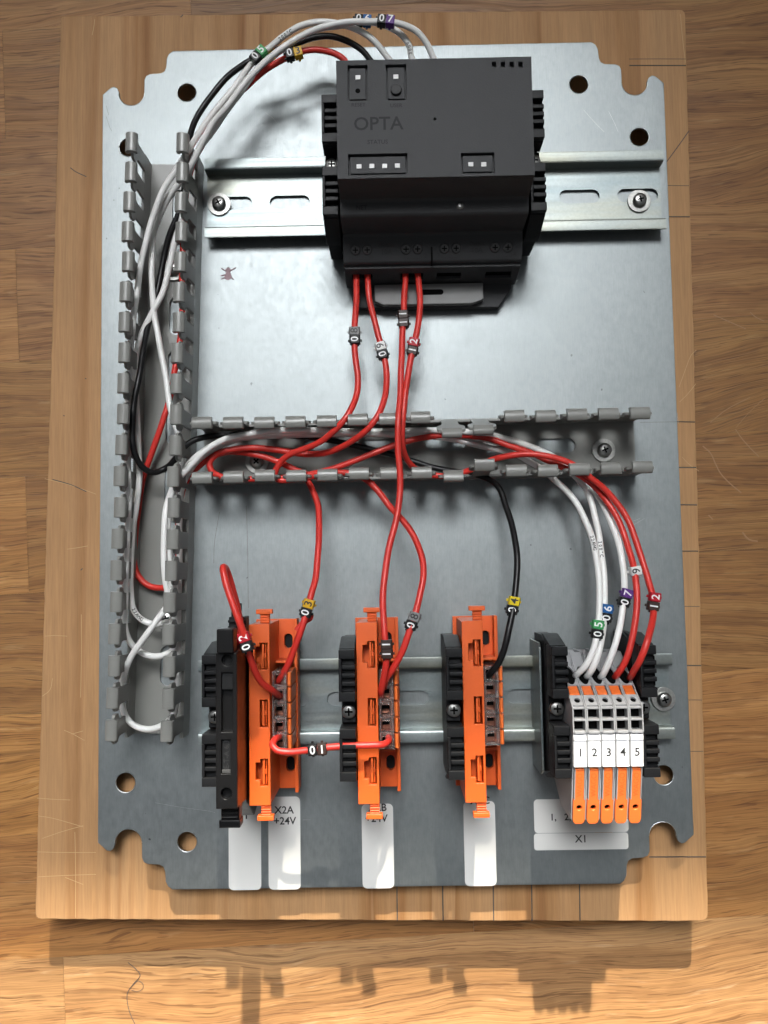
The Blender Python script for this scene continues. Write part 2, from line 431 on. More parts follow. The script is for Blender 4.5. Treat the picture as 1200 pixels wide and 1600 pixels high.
far2 = MB().box(-2500, 2500, y_first + 4 * PITCH + 0.2, 1480, -9, 0).build('plank_field', M_oak, fl)
for sx in (-1, 1):
    MB().box(sx * 901 if sx > 0 else -2500, 2500 if sx > 0 else -901, y_first - 11 * PITCH, y_first + 4 * PITCH, -9, -0.1).build('plank_field', M_oak, fl)
# the window breast: a low sunlit sill beyond the top of the picture; the sun passes over it
SH_Y = -195.0
H = ZF + (1500 - SH_Y) * math.tan(math.radians(SUN_EL))
ww = MB().box(-1800, 1800, 1500, 1650, ZF - 10, H - 30).build('window_wall', M_wall); ww['kind'] = 'structure'
ws = MB().box(-1820, 1820, 1470, 1660, H - 30, H).build('window_sill', M_wall, bevel=4); ws['kind'] = 'structure'

# ------------------------------------------------------------------ wooden board
bq = [P(95, 25, -10), P(1071, 14.5, -10), P(1107, 1440, -10), P(54.5, 1437, -10)]
wb = thing('wood_board', 'pine board with pencil lines lying on the oak floor under the metal plate', 'board', (-8, 2, ZF))
pts = []
for i, (q, r) in enumerate(zip(bq, (1.5, 3, 3.5, 3))):
    a = bq[i - 1]; b = bq[(i + 1) % 4]
    for t in range(5):
        u = t / 4; p0 = q + (a - q).normalized() * r; p2 = q + (b - q).normalized() * r
        pt = p0 * (1 - u) ** 2 + q * 2 * u * (1 - u) + p2 * u * u; pts.append((pt.x, pt.y))
fin = []
for i in range(len(pts)):                       # slightly rough sawn edges
    a = Vector(pts[i]); b = Vector(pts[(i + 1) % len(pts)]); L = (b - a).length; n = max(1, int(L / 3.5))
    for k in range(n):
        p = a + (b - a) * k / n
        if n > 1 and k: p += Vector((random.uniform(-.16, .16), random.uniform(-.16, .16)))
        fin.append((p.x, p.y))
MB().prism(fin, ZF, -10).build('board', M_pine, wb, bevel=0.5, world=True)
for y_ in (92, 103, 290, 339, 659, 731, 789, 861, 948, 1040, 1094, 1174, 1339):
    wd = 0.14 if y_ in (92, 290, 1094, 1174, 948) else 0.26
    x1 = 1071 + (y_ - 15) / 1425 * 36
    a = P(x1 - 90, y_ + random.uniform(-1, 1), -10); b = P(x1 - 1.5, y_ + random.uniform(-.6, .6), -10)
    MB().tube([a, a.lerp(b, .5) + Vector((0, .05, 0)), b], wd, 6).build('pencil_line', M_pencil, wb, world=True)
for x_ in (620.5, 692, 771, 831, 906):
    a = P(x_ - .5, 1370, -10); b = P(x_ + .3, 1438.5, -10)
    MB().tube([a, a.lerp(b, .5), b], 0.26, 6).build('pencil_line', M_pencil, wb, world=True)
scm = MB()
def scratch(mb, pts, z, r=0.12, flat=0.35):
    q = catmull([P(x, y, z) for x, y in pts], 4); st = len(mb.v); mb.tube(q, r, 5)
    for i in range(st, len(mb.v)): mb.v[i].z = z + (mb.v[i].z - z) * flat
for pl in ([(60, 1275), (80, 1278), (130, 1292)], [(58, 1247), (85, 1249), (110, 1250)], [(57, 1331), (95, 1332), (150, 1332)], [(60, 1370), (100, 1368), (150, 1366)], [(102, 1371), (130, 1382)],
           [(105, 858), (120, 856), (137, 853)], [(70, 748), (110, 758), (150, 772)], [(100, 1141), (112, 1146), (132, 1157)], [(112, 1147), (130, 1142)], [(82, 1060), (78, 1078), (66, 1088)],
           [(117, 1300), (118, 1360), (118, 1434)], [(1061, 605), (1070, 580), (1080, 555), (1088, 547)], [(1062, 628), (1074, 616), (1087, 600)], [(1066, 714), (1075, 724), (1092, 736)], [(70, 994), (85, 993), (105, 994)],
           [(148, 30), (147, 40), (144, 55)], [(1063, 22), (1066, 55), (1071, 98)], [(127, 960), (127, 1030), (126, 1090)], [(66, 1310), (95, 1300), (130, 1290)]):
    scratch(scm, pl, -10)
o = scm.build('scratch', M_scr, wb, world=True); o['kind'] = 'stuff'
dk = MB()
for pl in ([(1040, 255), (1062, 225), (1076, 205)], [(82, 749), (110, 757), (135, 768)], [(282, 27), (286, 23)], [(110, 262), (118, 268), (135, 276)], [(126, 891), (129, 888)], [(99, 649), (101, 650)], [(133, 591), (135, 592)]):
    scratch(dk, pl, -10, 0.22)
o = dk.build('dent', M_pencil, wb, world=True); o['kind'] = 'stuff'
# curled hair lying on the floor
hp = [(200, 1504), (212, 1514), (219, 1524), (208, 1538), (199, 1552), (200, 1572), (206, 1590), (212, 1602)]
hm = MB().tube(catmull([P(x, y, ZF + 0.3) for x, y in hp], 5), 0.16, 5)
hm.tube(catmull([P(x, y, ZF + 0.35) for x, y in [(206, 1541), (215, 1533), (223, 1537), (223, 1545), (214, 1549), (205, 1547)]], 5), 0.11, 5)
tag(hm.build('hair', M_pencil), 'thin dark curled hair lying in the sunlit strip of floor', 'hair')

# ------------------------------------------------------------------ mounting plate
qc = [(93.4, 182.5), (95.2, 181.2), (96.2, 179.2), (96.5, 175), (97.2, 173.2), (98.8, 172.3), (103.6, 172.0), (105.4, 171.2), (106.2, 169.4), (106.25, 163.2)]
for i in range(1, 12):
    a = math.pi * (1 + i / 12); qc.append((111.85 - -5.6 * math.cos(a), 163.2 + 5.6 * math.sin(a)))
qc += [(117.4, 163.6), (118.2, 165.6), (119.6, 166.5), (121, 166.2), (124.8, 162.9)]
ol = [(x, y) for x, y in qc] + [(x, -y) for x, y in reversed(qc)] + [(-x, -y) for x, y in qc] + [(-x, y) for x, y in reversed(qc)]
holes = [circ(sx * 87.2, sy * 163.0, 4.2, 28) for sx in (-1, 1) for sy in (-1, 1)] + [circ(sx * 113.15, sy * 138.3, 4.2, 28) for sx in (-1, 1) for sy in (-1, 1)]
pl = thing('mounting_plate', 'galvanised steel mounting plate with notched corners lying on the pine board', 'plate', (0, 0, -10))
MB().prism(ol, -1.6, 0, 'z', holes).build('panel', M_plate, pl, bevel=0.22, world=True)
for sx in (-1, 1):
    fm = MB().box(sx * 124.6 if sx < 0 else 123.1, sx * 123.1 if sx < 0 else 124.6, -160, 160, -10, -1.7)
    fm.build('flange', M_plate, pl, bevel=0.2, world=True)
for sy in (-1, 1):
    fm = MB().box(-92, 92, 180.6 if sy > 0 else -182.1, 182.1 if sy > 0 else -180.6, -7, -1.7)
    fm.build('flange', M_plate, pl, bevel=0.2, world=True)
for h in holes: MB().tube([Vector((x, y, 0.0)) for x, y in h] + [Vector((*h[0], 0.0))], 0.16, 5).build('hole_rim', M_scrm, pl, world=True)
bur = MB()                                     # burred U-notch edges
for sx in (-1, 1):
    for sy in (-1, 1):
        a = [(sx * (111.85 + 5.75 * math.cos(t)), sy * (163.2 + 5.75 * math.sin(t)) + random.uniform(-.05, .05), 0.02) for t in [math.pi * (1 + i / 14) for i in range(15)]]
        bur.tube(a, 0.14, 5)
o = bur.build('burr', M_scrm, pl, world=True); o['kind'] = 'stuff'
sm = MB()
for p_ in ([(242, 1254), (280, 1261), (330, 1268), (336, 1270)], [(473, 1281), (485, 1281)], [(951, 174), (960, 192), (966, 206)], [(912, 172), (930, 192), (944, 206)], [(1000, 810), (990, 814)], [(415, 176), (428, 186), (432, 192)],
           [(1058, 645), (1060, 662)], [(970, 831), (980, 826), (1007, 810)]):
    scratch(sm, p_, 0, 0.065, 0.3)
o = sm.build('scratch', M_scrm, pl, world=True); o['kind'] = 'stuff'
pm = MB()
for p_ in ([(1000, 660), (1030, 659.5), (1062, 659)], [(385, 790), (387, 860), (388, 950)], [(343, 800), (335, 850), (334, 880)], [(166, 182), (172, 200), (175, 205)], [(166, 165), (170, 180)]):
    scratch(pm, p_, 0, 0.07, 0.3)
o = pm.build('pencil_line', M_pencil, pl, world=True); o['kind'] = 'stuff'
bg_ = MB()
bp = P(356, 428)
bl = [(0, 3.0), (1, 2.6), (1.4, 1.6), (1.1, .6), (1.6, -.6), (1.7, -1.6), (.9, -2.6), (0, -2.8), (-1.3, -2.4), (-1.7, -1.4), (-1.2, -.4), (-.8, .8), (-1.1, 2)]
bg_.prism([(bp.x + x, bp.y + y) for x, y in bl], 0.0, 0.12)
for a, b in (((.8, 1.2), (3.6, 2.8)), ((-.8, 1.2), (-2.8, 2.6)), ((-1, -.4), (-3.2, -.8)), ((1, -1.2), (2.6, -2.6)), ((-1, -1.6), (-3, -2.2))):
    bg_.tube([(bp.x + a[0], bp.y + a[1], .04), (bp.x + b[0], bp.y + b[1], .04)], 0.28, 6)
bg_.build('ink_blot', M_bug, pl, world=True)

# stickers on the plate
def sticker(x0, x1, y0, y1, label, lines=(), r=2.0):
    t = thing('paper_label', label, 'label', ((x0 + x1) / 2, (y0 + y1) / 2, 0), group='white stickers along the lower edge of the plate')
    MB().prism(rrect(x0, x1, y0, y1, r), 0.004, 0.16).build('sticker', M_stick, t, world=True)
    for s, x, y, sz in lines: text(s, sz, M_ink, t, (x, y, 0.19), world=True, bold=0.0)
    return t
def PX(px, py, z=0): q = P(px, py, z); return q.x, q.y
sticker(-69.7, -56.1, -183.0, -146.5, 'tall white sticker F1 below the black fuse holder', [('F1', *PX(381, 1274), 4.6)])
sticker(-53.0, -39.6, -183.0, -145.0, 'tall white sticker reading X2A +24V', [('X2A', *PX(444, 1266), 4.3), ('+24V', *PX(445, 1283), 4.3)])
sticker(-13.8, -0.6, -183.0, -148.5, 'tall white sticker X2B below the middle orange carrier', [('X2B', *PX(590, 1262), 4.3), ('+24V', *PX(588, 1279), 4.3)])
sticker(28.9, 42.1, -182.6, -148.0, 'tall blank-looking white sticker below the right orange carrier', [('X2C', *PX(750, 1251), 4.3)])
sticker(58.4, 97.7, -161.4, -147.6, 'wide white sticker partly under the grey terminal blocks', [('1,   2,   3,   4', 75, P(876, 1277).y, 3.9)], 1.6)
sticker(58.1, 97.4, -168.4, -161.6, 'narrow white sticker reading X1 below the terminal blocks', [('X1', *PX(908, 1311), 4.2)], 1.2)

# ------------------------------------------------------------------ rails and their screws
def rail(yc, x0, x1, slots, label):
    t = thing('din_rail', label, 'rail', ((x0 + x1) / 2, yc, 0), group='metal mounting rails on the plate')
    mb = MB().prism(rect(x0, x1, yc - 12.6, yc + 12.6), 0.6, 1.6, 'z', [slot(s, yc, 17.6, 6.0) for s in slots])
    for s in (-1, 1):
        pr = [(12.55, .6), (13.2, .75), (13.55, 1.2), (13.55, 6.0), (13.9, 6.45), (14.5, 6.5), (16.6, 6.5), (17.5, 6.6), (17.5, 7.45), (16.8, 7.55), (13.6, 7.55), (12.8, 7.2), (12.55, 6.6)]
        mb.prism([(yc + s * y, z) for y, z in pr], x0, x1, 'x')
    mb.build('profile', M_zinc, t, bevel=0.12, seg=2, world=True, ang=50)
    return t
rail(111.2, -77.8, 121.0, [-66.9 + 25.4 * k for k in range(8)], 'upper zinc plated slotted rail behind the black controller')
s0 = P(544, 1092, 0.6).x
rail(-104.6, -80.8, 116.3, [s0 + 25.3 * k for k in range(-2, 6) if -79 < s0 + 25.3 * k < 115], 'lower zinc plated slotted rail carrying the orange carriers and terminal blocks')

def phillips(mb, c, r=3.0, h=2.2):
    mb.lathe(c, [(r, 0), (r, h * .35), (r * .93, h * .62), (r * .75, h * .84), (r * .45, h * .98)], 22)
    return mb
def make_screw():
    t = thing('panhead_screw', 'steel pan head screw at the left end of the upper rail', 'screw', (0, 0, 0), group='pan head screws with washers')
    MB().prism(circ(0, 0, 5.0, 30), 0, 1.0, 'z', [circ(0, 0, 2.6, 20)]).build('washer', M_washer, t, bevel=0.2)
    h = MB(); h.lathe((0, 0, 1.0), [(3.05, 0), (3.05, .9), (2.95, 1.4), (2.6, 1.9), (2.0, 2.25)], 26)
    h.build('head', M_screw, t)
    cr = MB().box(-1.45, 1.45, -.36, .36, 3.0, 3.29).box(-.36, .36, -1.45, 1.45, 3.0, 3.285)
    cr.build('cross_recess', M_dark, t, bevel=0.05, seg=1)
    return t
scw = make_screw()
sp_ = [((-72.4, 110.6, 1.6), .5, None), ((111.2, 108.3, 1.6), .2, 'steel pan head screw at the right end of the upper rail'),
       ((*PX(402, 722, 1.7), 1.7), .8, 'steel pan head screw inside the left part of the horizontal duct'),
       ((*PX(943, 704, 1.7), 1.7), .35, 'steel pan head screw inside the right end of the horizontal duct'),
       ((*PX(272, 422, 1.7), 1.7), 0, 'screw inside the upper half of the vertical duct half hidden by wires'),
       ((*PX(262, 966, 1.7), 1.7), .2, 'screw inside the lower half of the vertical duct under a white wire'),
       ((*PX(1036, 1092, 1.6), 1.6), .3, 'steel screw at the right end of the lower rail')]
for i, (l, rz, lab) in enumerate(sp_):
    if i == 0: scw.location = Vector(l) * S; scw.rotation_euler = (0, 0, rz)
    else: dup(scw, l, rz, lab)

# ------------------------------------------------------------------ slotted cable ducts
FP, HT = 12.5, 30.0
def finger_mesh(lean, hook_tilt=0.0):
    mb = MB()
    cl = 3.9
    prof = [(cl - 3.45, 11.0), (cl + 3.45, 11.0), (cl + 3.45, 19.8), (cl + 3.7, 21.0), (cl + 4.6, 21.8), (cl + 5.5, 22.3), (cl + 5.75, 23.2), (cl + 5.75, 25.6), (cl + 5.3, 26.7), (cl + 3.9, 27.4), (cl + 3.9, 28.6),
            (cl - 3.9, 28.6), (cl - 3.9, 27.4), (cl - 5.3, 26.7), (cl - 5.75, 25.6), (cl - 5.75, 23.2), (cl - 5.5, 22.3), (cl - 4.6, 21.8), (cl - 3.7, 21.0), (cl - 3.45, 19.8)]
    mb.prism(prof, -0.6, 0.6, 'y')
    hk = [(-2.35, 27.1), (-1.6, 26.8), (-1.0, 27.5), (1.0, 27.5), (1.6, 26.8), (2.35, 27.1), (2.5, 28.4), (2.2, 29.3), (1.4, 29.85), (0.5, 30.1), (-0.5, 30.1), (-1.4, 29.85), (-2.2, 29.3), (-2.5, 28.4)]
    st = len(mb.v)
    mb.prism(hk, cl - 4.0, cl + 4.0, 'x')
    if hook_tilt:
        R = Matrix.Translation((0, 0, 28)) @ Matrix.Rotation(hook_tilt, 4, 'X') @ Matrix.Translation((0, 0, -28))
        mb.xform(R, st)
    for v in mb.v:
        if v.z > 11.0:
            t = (v.z - 11.0) / 19.0
            v.y += lean * t ** 1.25; v.z -= abs(lean) ** 2 * t / 50.0
    return mb.mesh('finger', 0.22, 2)
def duct(name, label, loc, rz, L, nf, u0, W, slots, leanA, leanB, spA={}, spB={}, skipB=()):
    """local axes: u (x) along the duct, y across (A side at +W/2), z up"""
    t = thing(name, label, 'cable duct', loc, rz, 'slotted grey cable ducts')
    MB().prism(rect(0, L, -W / 2, W / 2), 0.15, 1.5, 'z', [slot(a, b, *( (17, 6.2) if d == 0 else (6.2, 17) )) for a, b, d in slots]).build('base', M_duct, t, bevel=0.15)
    for s in (1, -1):
        MB().box(0, L, min(s * W / 2, s * (W / 2 - 1.2)), max(s * W / 2, s * (W / 2 - 1.2)), 1.52, 11.1).build('side_wall', M_duct, t, bevel=0.15)
    cache = {}
    for s, lean, sp in ((1, leanA, spA), (-1, leanB, spB)):
        for k in range(nf):
            ln, ht = sp.get(k, (round(lean + random.choice((-.35, 0, 0, .3)), 2), 0))
            key = (ln, ht)
            if key not in cache:
                me = finger_mesh(ln, ht); me.materials.append(M_duct); cache[key] = me
            o = bpy.data.objects.new('finger', cache[key]); C.objects.link(o); o.parent = t
            o.location = Vector((u0 + k * FP, s * (W / 2 - 0.6), 0)) * S
    return t
# vertical duct: local u runs down the picture
a0 = Vector((-91.6, 129.4)); a1 = Vector((-98.3, -118.0)); dd = a1 - a0
vang = math.atan2(dd.y, dd.x)
# local +y is to the right of travel... travel down => +y (left-normal) points to +x side
duct('cable_duct', 'vertical grey slotted duct along the left side filled with wires', (a0.x, a0.y, 0), vang, dd.length, 20, 0.0, 24.0,
     [(20, 2, 0), (68, 2, 0), (44, 2, 0), (116, 2, 0), (142, 2, 0), (166, 2, 0), (219, 2.4, 0), (92, 2, 0)], -1.9, -0.3,
     spA={4: (-1.7, 0), 11: (-2.2, 0)}, spB={3: (-.6, 0), 0: (-.2, 0)})
h0 = Vector((-79.3, -0.9)); hang = math.radians(0.35)
duct('cable_duct', 'horizontal grey slotted duct across the middle of the plate', (h0.x, h0.y, 0), hang, 185.0, 15, 1.0, 24.6,
     [(51, 3.5, 0), (104, 3.5, 0), (130, -1.0, 0), (151, 1.5, 0), (76, 3, 0)], -2.0, -0.4,
     spA={8: (-8.5, 0.85), 9: (-7.6, 0.8)}, spB={8: (-2.2, -0.5), 9: (2.6, 0.35)})

# ------------------------------------------------------------------ programmable controller
ctl = thing('plc_controller', 'black programmable controller module clipped on the upper rail, four red wires below', 'controller', (20, 111, 1))
X0, X1 = -17.1, 56.0
prof = [(94.2, 57.6), (92.4, 46.4), (91.4, 45.4), (87.0, 44.6), (86.2, 43.6), (85.6, 29.0), (84.6, 28.0), (80.2, 26.9), (75.4, 24.6), (74.9, 23.8), (72.8, 3.2), (139.5, 3.2), (143, 20), (139.8, 28), (139.9, 57.6)]
MB().prism(prof, X0, X1, 'x').build('housing', M_plc, ctl, bevel=0.3, world=True, ang=12)
def pr(px, py): q = P(px, py, 60); return q.x, q.y
def prect(a, b, c, d): x0, y1 = pr(a, b); x1, y0 = pr(c, d); return x0, x1, y0, y1
rec = [prect(543, 102, 575, 157), prect(602.5, 101, 635.5, 156), prect(544, 241, 637, 272), prect(720, 239, 773, 270)]
vents = [prect(768.5 + 13.8 * k, 96.5, 775.5 + 13.8 * k, 104.8) for k in range(4)]
mic = [circ(*pr(679.5, 186), .55, 10)]
MB().prism(rect(X0, X1, 94.2, 139.9), 57.65, 60, 'z', [rect(*r) for r in rec + vents] + mic).build('front_cover', M_plc, ctl, bevel=0.22, world=True)
for x0, x1, y0, y1 in rec:
    MB().box(x0 + .75, x1 - .75, y0 + .75, y1 - .95, 57.62, 59.55).build('inlay', M_plc, ctl, bevel=0.12, world=True)
for px, py in ((559.3, 120.5), (618.5, 119.3), (561, 259.5), (581, 259), (601, 258.8), (621, 258.4), (735.7, 256.3), (756, 256.3)):
    x, y = pr(px, py)
    MB().box(x - .95, x + .95, y - .85, y + .85, 59.5, 59.9).build('status_light', M_led, ctl, bevel=0.1, world=True)
x, y = pr(619, 140.5)
MB().lathe((x, y, 59.5), [(2.05, 0), (2.05, .9), (1.85, 1.15)], 24).build('push_button', M_black, ctl, world=True)
x, y = pr(559, 141); MB().cyl((x, y, 59.5), .95, .1, 18).build('pinhole', M_dark, ctl, world=True)
text('OPTA', 7.1, M_plc2, ctl, (*pr(591, 194), 60.0), world=True, th=0.12)
text('RESET', 2.0, M_plc2, ctl, (*pr(560, 164), 60.0), world=True); text('USER', 2.0, M_plc2, ctl, (*pr(619, 165), 60.0), world=True)
text('STATUS', 2.2, M_plc2, ctl, (*pr(590, 222), 60.0), world=True)
# ledge details
x, y, z = P(719, 321, 45)
m_ = MB(); phillips(m_, (x, 89.6, 44.7), 1.6, .9); m_.build('ground_screw', M_screw, ctl, world=True)
text('NET', 2.3, M_plc2, ctl, (P(565, 322, 44).x, 89.4, 45.1), world=True, M=Matrix.Rotation(math.radians(10), 3, 'X'))
# lower terminal face: a panel with wire openings, tilted like the housing front
fa = Vector((0, 74.9 - .1, 22.0)); fb = Vector((0, 72.8 - .1, 3.4)); fd = (fb - fa).normalized(); fn = Vector((0, fd.z, -fd.y))
def frontmap(mb, st):
    for i in range(st, len(mb.v)):
        q = mb.v[i]; mb.v[i] = Vector((q.x, 0, 0)) + fa + fd * q.y + fn * q.z
ops = [(550, 582), (626, 661), (682, 720), (758, 798)]
fm = MB(); hl = [rect(P(a, 432, 13).x, P(b, 432, 13).x, 5.4, 11.0) for a, b in ops]
fm.prism(rect(X0 + .3, X1 - .3, 0.2, 18.0), 0, 1.4, 'z', hl)
if fn.y > 0: fn = -fn
frontmap(fm, 0); fm.build('terminal_face', M_plc, ctl, bevel=0.15, world=True)
bk = MB()
for h in hl: bk.box(h[0][0], h[1][0], 5.3, 11.1, 0.02, 0.12)
frontmap(bk, 0); bk.build('wire_opening', M_dark, ctl, world=True)
# screws on the sloped strip
sa = Vector((0, 80.2, 26.9)); sb = Vector((0, 75.4, 24.6)); sd = (sb - sa).normalized(); sn = Vector((0, -sd.z, sd.y)); sn = sn if sn.z > 0 else -sn
SM = Matrix((Vector((1, 0, 0)), -sd, sn)).transposed()
for px in (555.7, 574, 634.5, 652.5, 694, 712.5, 773, 793):
    m_ = MB(); m_.lathe((0, 0, -.1), [(1.9, 0), (1.9, .5), (1.7, .7)], 18)
    m_.xform(Matrix.Translation(Vector((P(px, 398, 25).x, 0, 0)) + sa + sd * 0.6) @ SM.to_4x4())
    sc_o = m_.build('terminal_screw', M_tscrew, ctl, world=True)
    m_ = MB().box(-1.1, 1.1, -.22, .22, .5, .66).box(-.22, .22, -1.1, 1.1, .5, .655)
    m_.xform(Matrix.Translation(Vector((P(px, 398, 25).x, 0, 0)) + sa + sd * 0.6) @ SM.to_4x4())
    m_.build('cross_recess', M_dark, sc_o, world=True)
def striptext(s, px, off, size): text(s, size, M_ink, ctl, Vector((P(px, 404, 23).x, 0, 0)) + sa + sd * off + sn * .05, world=True, M=SM)
for px in (604, 744): striptext('Output', px, -1.0, 2.1); striptext('10A', px, 1.6, 2.8)
for s, px in (('1', 547), ('2', 664.5), ('3', 684.5), ('4', 803)): striptext(s, px, 3.4, 2.4)
br = MB()
for a, b in ((551, 578), (632, 658), (690, 717), (770, 798)):
    xa, xb = P(a, 410, 22).x, P(b, 410, 22).x; st = len(br.v)
    br.box(xa, xb, 0, .22, 0, .06).box(xa, xa + .22, .23, 1.6, 0, .06).box(xb - .22, xb, .23, 1.6, 0, .06)
    br.xform(Matrix.Translation(sa + sd * 4.5) @ SM.to_4x4(), st)
br.build('printed_bracket', M_ink, ctl, world=True)
xm = P(674, 412, 22).x
MB().box(xm - .25, xm + .25, 74.2, 80, 18, 27.5).build('divider_groove', M_dark, ctl, world=True)
# DIN foot
MB().prism([(X0 + 2.2, 73.4), (X0 + 2.8, 62.2), (X1 - 7.6, 61.4), (X1 - 2.0, 69.5), (X1 - 1.6, 73.4)], 1.2, 5.2).build('lower_base', M_plc, ctl, bevel=0.4, world=True)
fx0, fx1 = P(585, 455, 8).x, P(755, 455, 8).x
ft = [(fx0, 71.2), (fx0, 64.0), (fx0 + 4, 62.2), (fx1 - 5, 62.2), (fx1, 64.0), (fx1, 71.2)]
MB().prism(ft, 5.25, 8.6).build('clip_foot', M_foot, ctl, bevel=0.4, world=True)
MB().prism(slot((fx0 + fx1) / 2 + .5, 67.4, 11.5, 2.4), 8.62, 8.7).build('pry_slot', M_dark, ctl, world=True)

# ------------------------------------------------------------------ end stops
def make_endstop(wd=6.1):
    t = thing('end_stop', 'x', 'end stop', (0, 0, 0), group='black end stops with slotted humps')
    mb = MB().prism([(-27, 3.5), (27, 3.5), (27, 20), (24.6, 30), (6, 30), (4.4, 34), (-4.4, 34), (-6, 30), (-24.6, 30), (-27, 20)], 0.4, wd - .4, 'x')
    mb.build('body', M_black, t, bevel=0.3)
    for s in (1, -1):
        f = lambda y: s * y
        hb = MB()
        hb.prism([(f(5), 33), (f(24), 33), (f(24.6), 41), (f(23.6), 42), (f(6), 42), (f(5), 41)], 0.0, wd, 'x')        # hump core
        hb.prism([(f(24.2), 33), (f(27.8), 22), (f(27.8), 27), (f(24.4), 42)], 0.0, wd, 'x')
        hb.box(0, wd, min(f(5), f(8.6)), max(f(5), f(8.6)), 42.02, 45)
        hb.box(0, wd, min(f(20.8), f(24.2)), max(f(20.8), f(24.2)), 42.02, 45)
        hb.box(0, 1.1, min(f(8.6), f(20.8)), max(f(8.6), f(20.8)), 42.02, 45)
        for k in range(3):
            y = 8.6 + 12.2 * (k + 1) / 4
            hb.box(1.1, wd, min(f(y - .85), f(y + .85)), max(f(y - .85), f(y + .85)), 42.02, 44.9)
        hb.build('slotted_hump', M_black, t, bevel=0.2, seg=1)
        fl_ = MB()
        fl_.box(wd - .5, wd, min(f(9), f(20)), max(f(9), f(20)), 42.05, 42.6)
        fl_.build('slot_floor', M_dark, t)
    m_ = MB(); m_.lathe((wd / 2 + .1, 0, 34), [(2.75, 0), (2.75, 1.6), (2.5, 2.3), (1.5, 2.7)], 20)
    h = m_.build('screw', M_screw, t)
    MB().box(wd / 2 - 1.4, wd / 2 + 1.6, -.35, .35, 36.4, 36.72).box(wd / 2 - .25, wd / 2 + .45, -1.5, 1.5, 36.4, 36.715).build('cross_recess', M_dark, h)
    return t
es = make_endstop()
YR = -104.6
ess = [((-23.9, 111.2, 0), 'black end stop on the upper rail left of the controller'), ((56.9, 111.2, 0), 'black end stop on the upper rail right of the controller'),
       ((-71.2, YR - 1.2, 0), 'black end stop on the lower rail left of the black fuse holder'), ((-19.9, YR, 0), 'black end stop against the middle orange carrier'),
       ((20.3, YR, 0), 'black end stop against the right orange carrier'), ((59.7, YR, 0), 'black end stop left of the grey terminal blocks'),
       ((92.6, YR, 0), 'black end stop right of the grey terminal blocks')]
for i, (l, lab) in enumerate(ess):
    if i == 0: es.location = Vector(l) * S; es['label'] = lab; ORG[es.name] = Vector(l)
    else: dup(es, l, None, lab)

# ------------------------------------------------------------------ orange carriers with clear lever connectors
def make_carrier():
    t = thing('connector_carrier', 'x', 'carrier', (0, 0, 0), group='orange connector carriers on the lower rail')
    wins = []
    for yc, kind in ((22.0, 1), (0.2, 0), (-21.8, 1)):
        if kind: wins.append([(4.3, yc - 5.2), (7.2, yc - 5.2), (7.2, yc + 5.0), (4.3, yc + 5.0), (4.3, yc + 3.6), (2.5, yc + 3.6), (2.5, yc - 3.0), (4.3, yc - 3.0)])
        else: wins.append(rect(4.2, 7.3, yc - 5.2, yc + 5.2))
    face = [(0.1, -34.2), (8.1, -34.2), (8.1, 34.2), (2.4, 34.2), (0.1, 34.0)]
    mb = MB().prism(face, 34.6, 37, 'z', wins); mb.build('face', M_orange, t, bevel=0.2)
    mb = MB().box(0.1, 1.0, -34.2, 34.0, 9, 34.62).box(7.3, 8.1, -34.2, 34.2, 9, 34.62).box(1, 7.3, 33.3, 34.15, 9, 34.62).box(1, 7.3, -34.15, -33.3, 9, 34.62)
    mb.build('side_wall', M_orange, t, bevel=0.15, seg=1)
    MB().box(1.02, 7.28, -33.2, 33.2, 20, 29).build('inner_floor', M_orange, t)
    for yc in (22, .2, -21.8):
        m_ = MB().box(5.0, 5.9, yc - 4.6, yc + 4.6, 29, 36.2).box(5.9, 6.7, yc - 1.0, yc + .9, 29, 35.6).box(6.15, 6.6, yc - 4.8, yc + 4.4, 29, 35)
        m_.build('latch', M_orange, t, bevel=0.12, seg=1)
    for s in (1, -1):
        m_ = MB().box(4.5, 8.0, min(s * 34.3, s * 38.0), max(s * 34.3, s * 38.0), 33.6, 36.0)
        for k in range(4): m_.box(4.3, 8.2, s * (34.9 + .95 * k) - .2, s * (34.9 + .95 * k) + .2, 35.6, 36.45)
        m_.box(3.0, 9.2, min(s * 38.0, s * 39.8), max(s * 38.0, s * 39.8), 33.6, 37.2)
        m_.build('grip_tab', M_orange, t, bevel=0.25)
    ovals = [slot(12.0, 25.5, 3.4, 6.0), slot(12.4, -24.8, 3.4, 6.0)]
    MB().prism(rect(-1.4, 16.4, -34.6, 34.6), 6.0, 8.6, 'z', ovals).build('base_plate', M_orange, t, bevel=0.2)
    MB().box(1, 16, -34, 34, 3.2, 5.9).build('rail_clip', M_black, t)
    MB().box(15.0, 16.4, -34.9, 34.9, 8.62, 15).build('flange', M_orange, t, bevel=0.2)
    MB().box(8.3, 14.8, 17.6, 18.6, 8.62, 21).build('holder', M_orange, t, bevel=0.15)
    MB().box(8.3, 14.8, -18.6, -17.6, 8.62, 18).build('holder', M_orange, t, bevel=0.15)
    return t
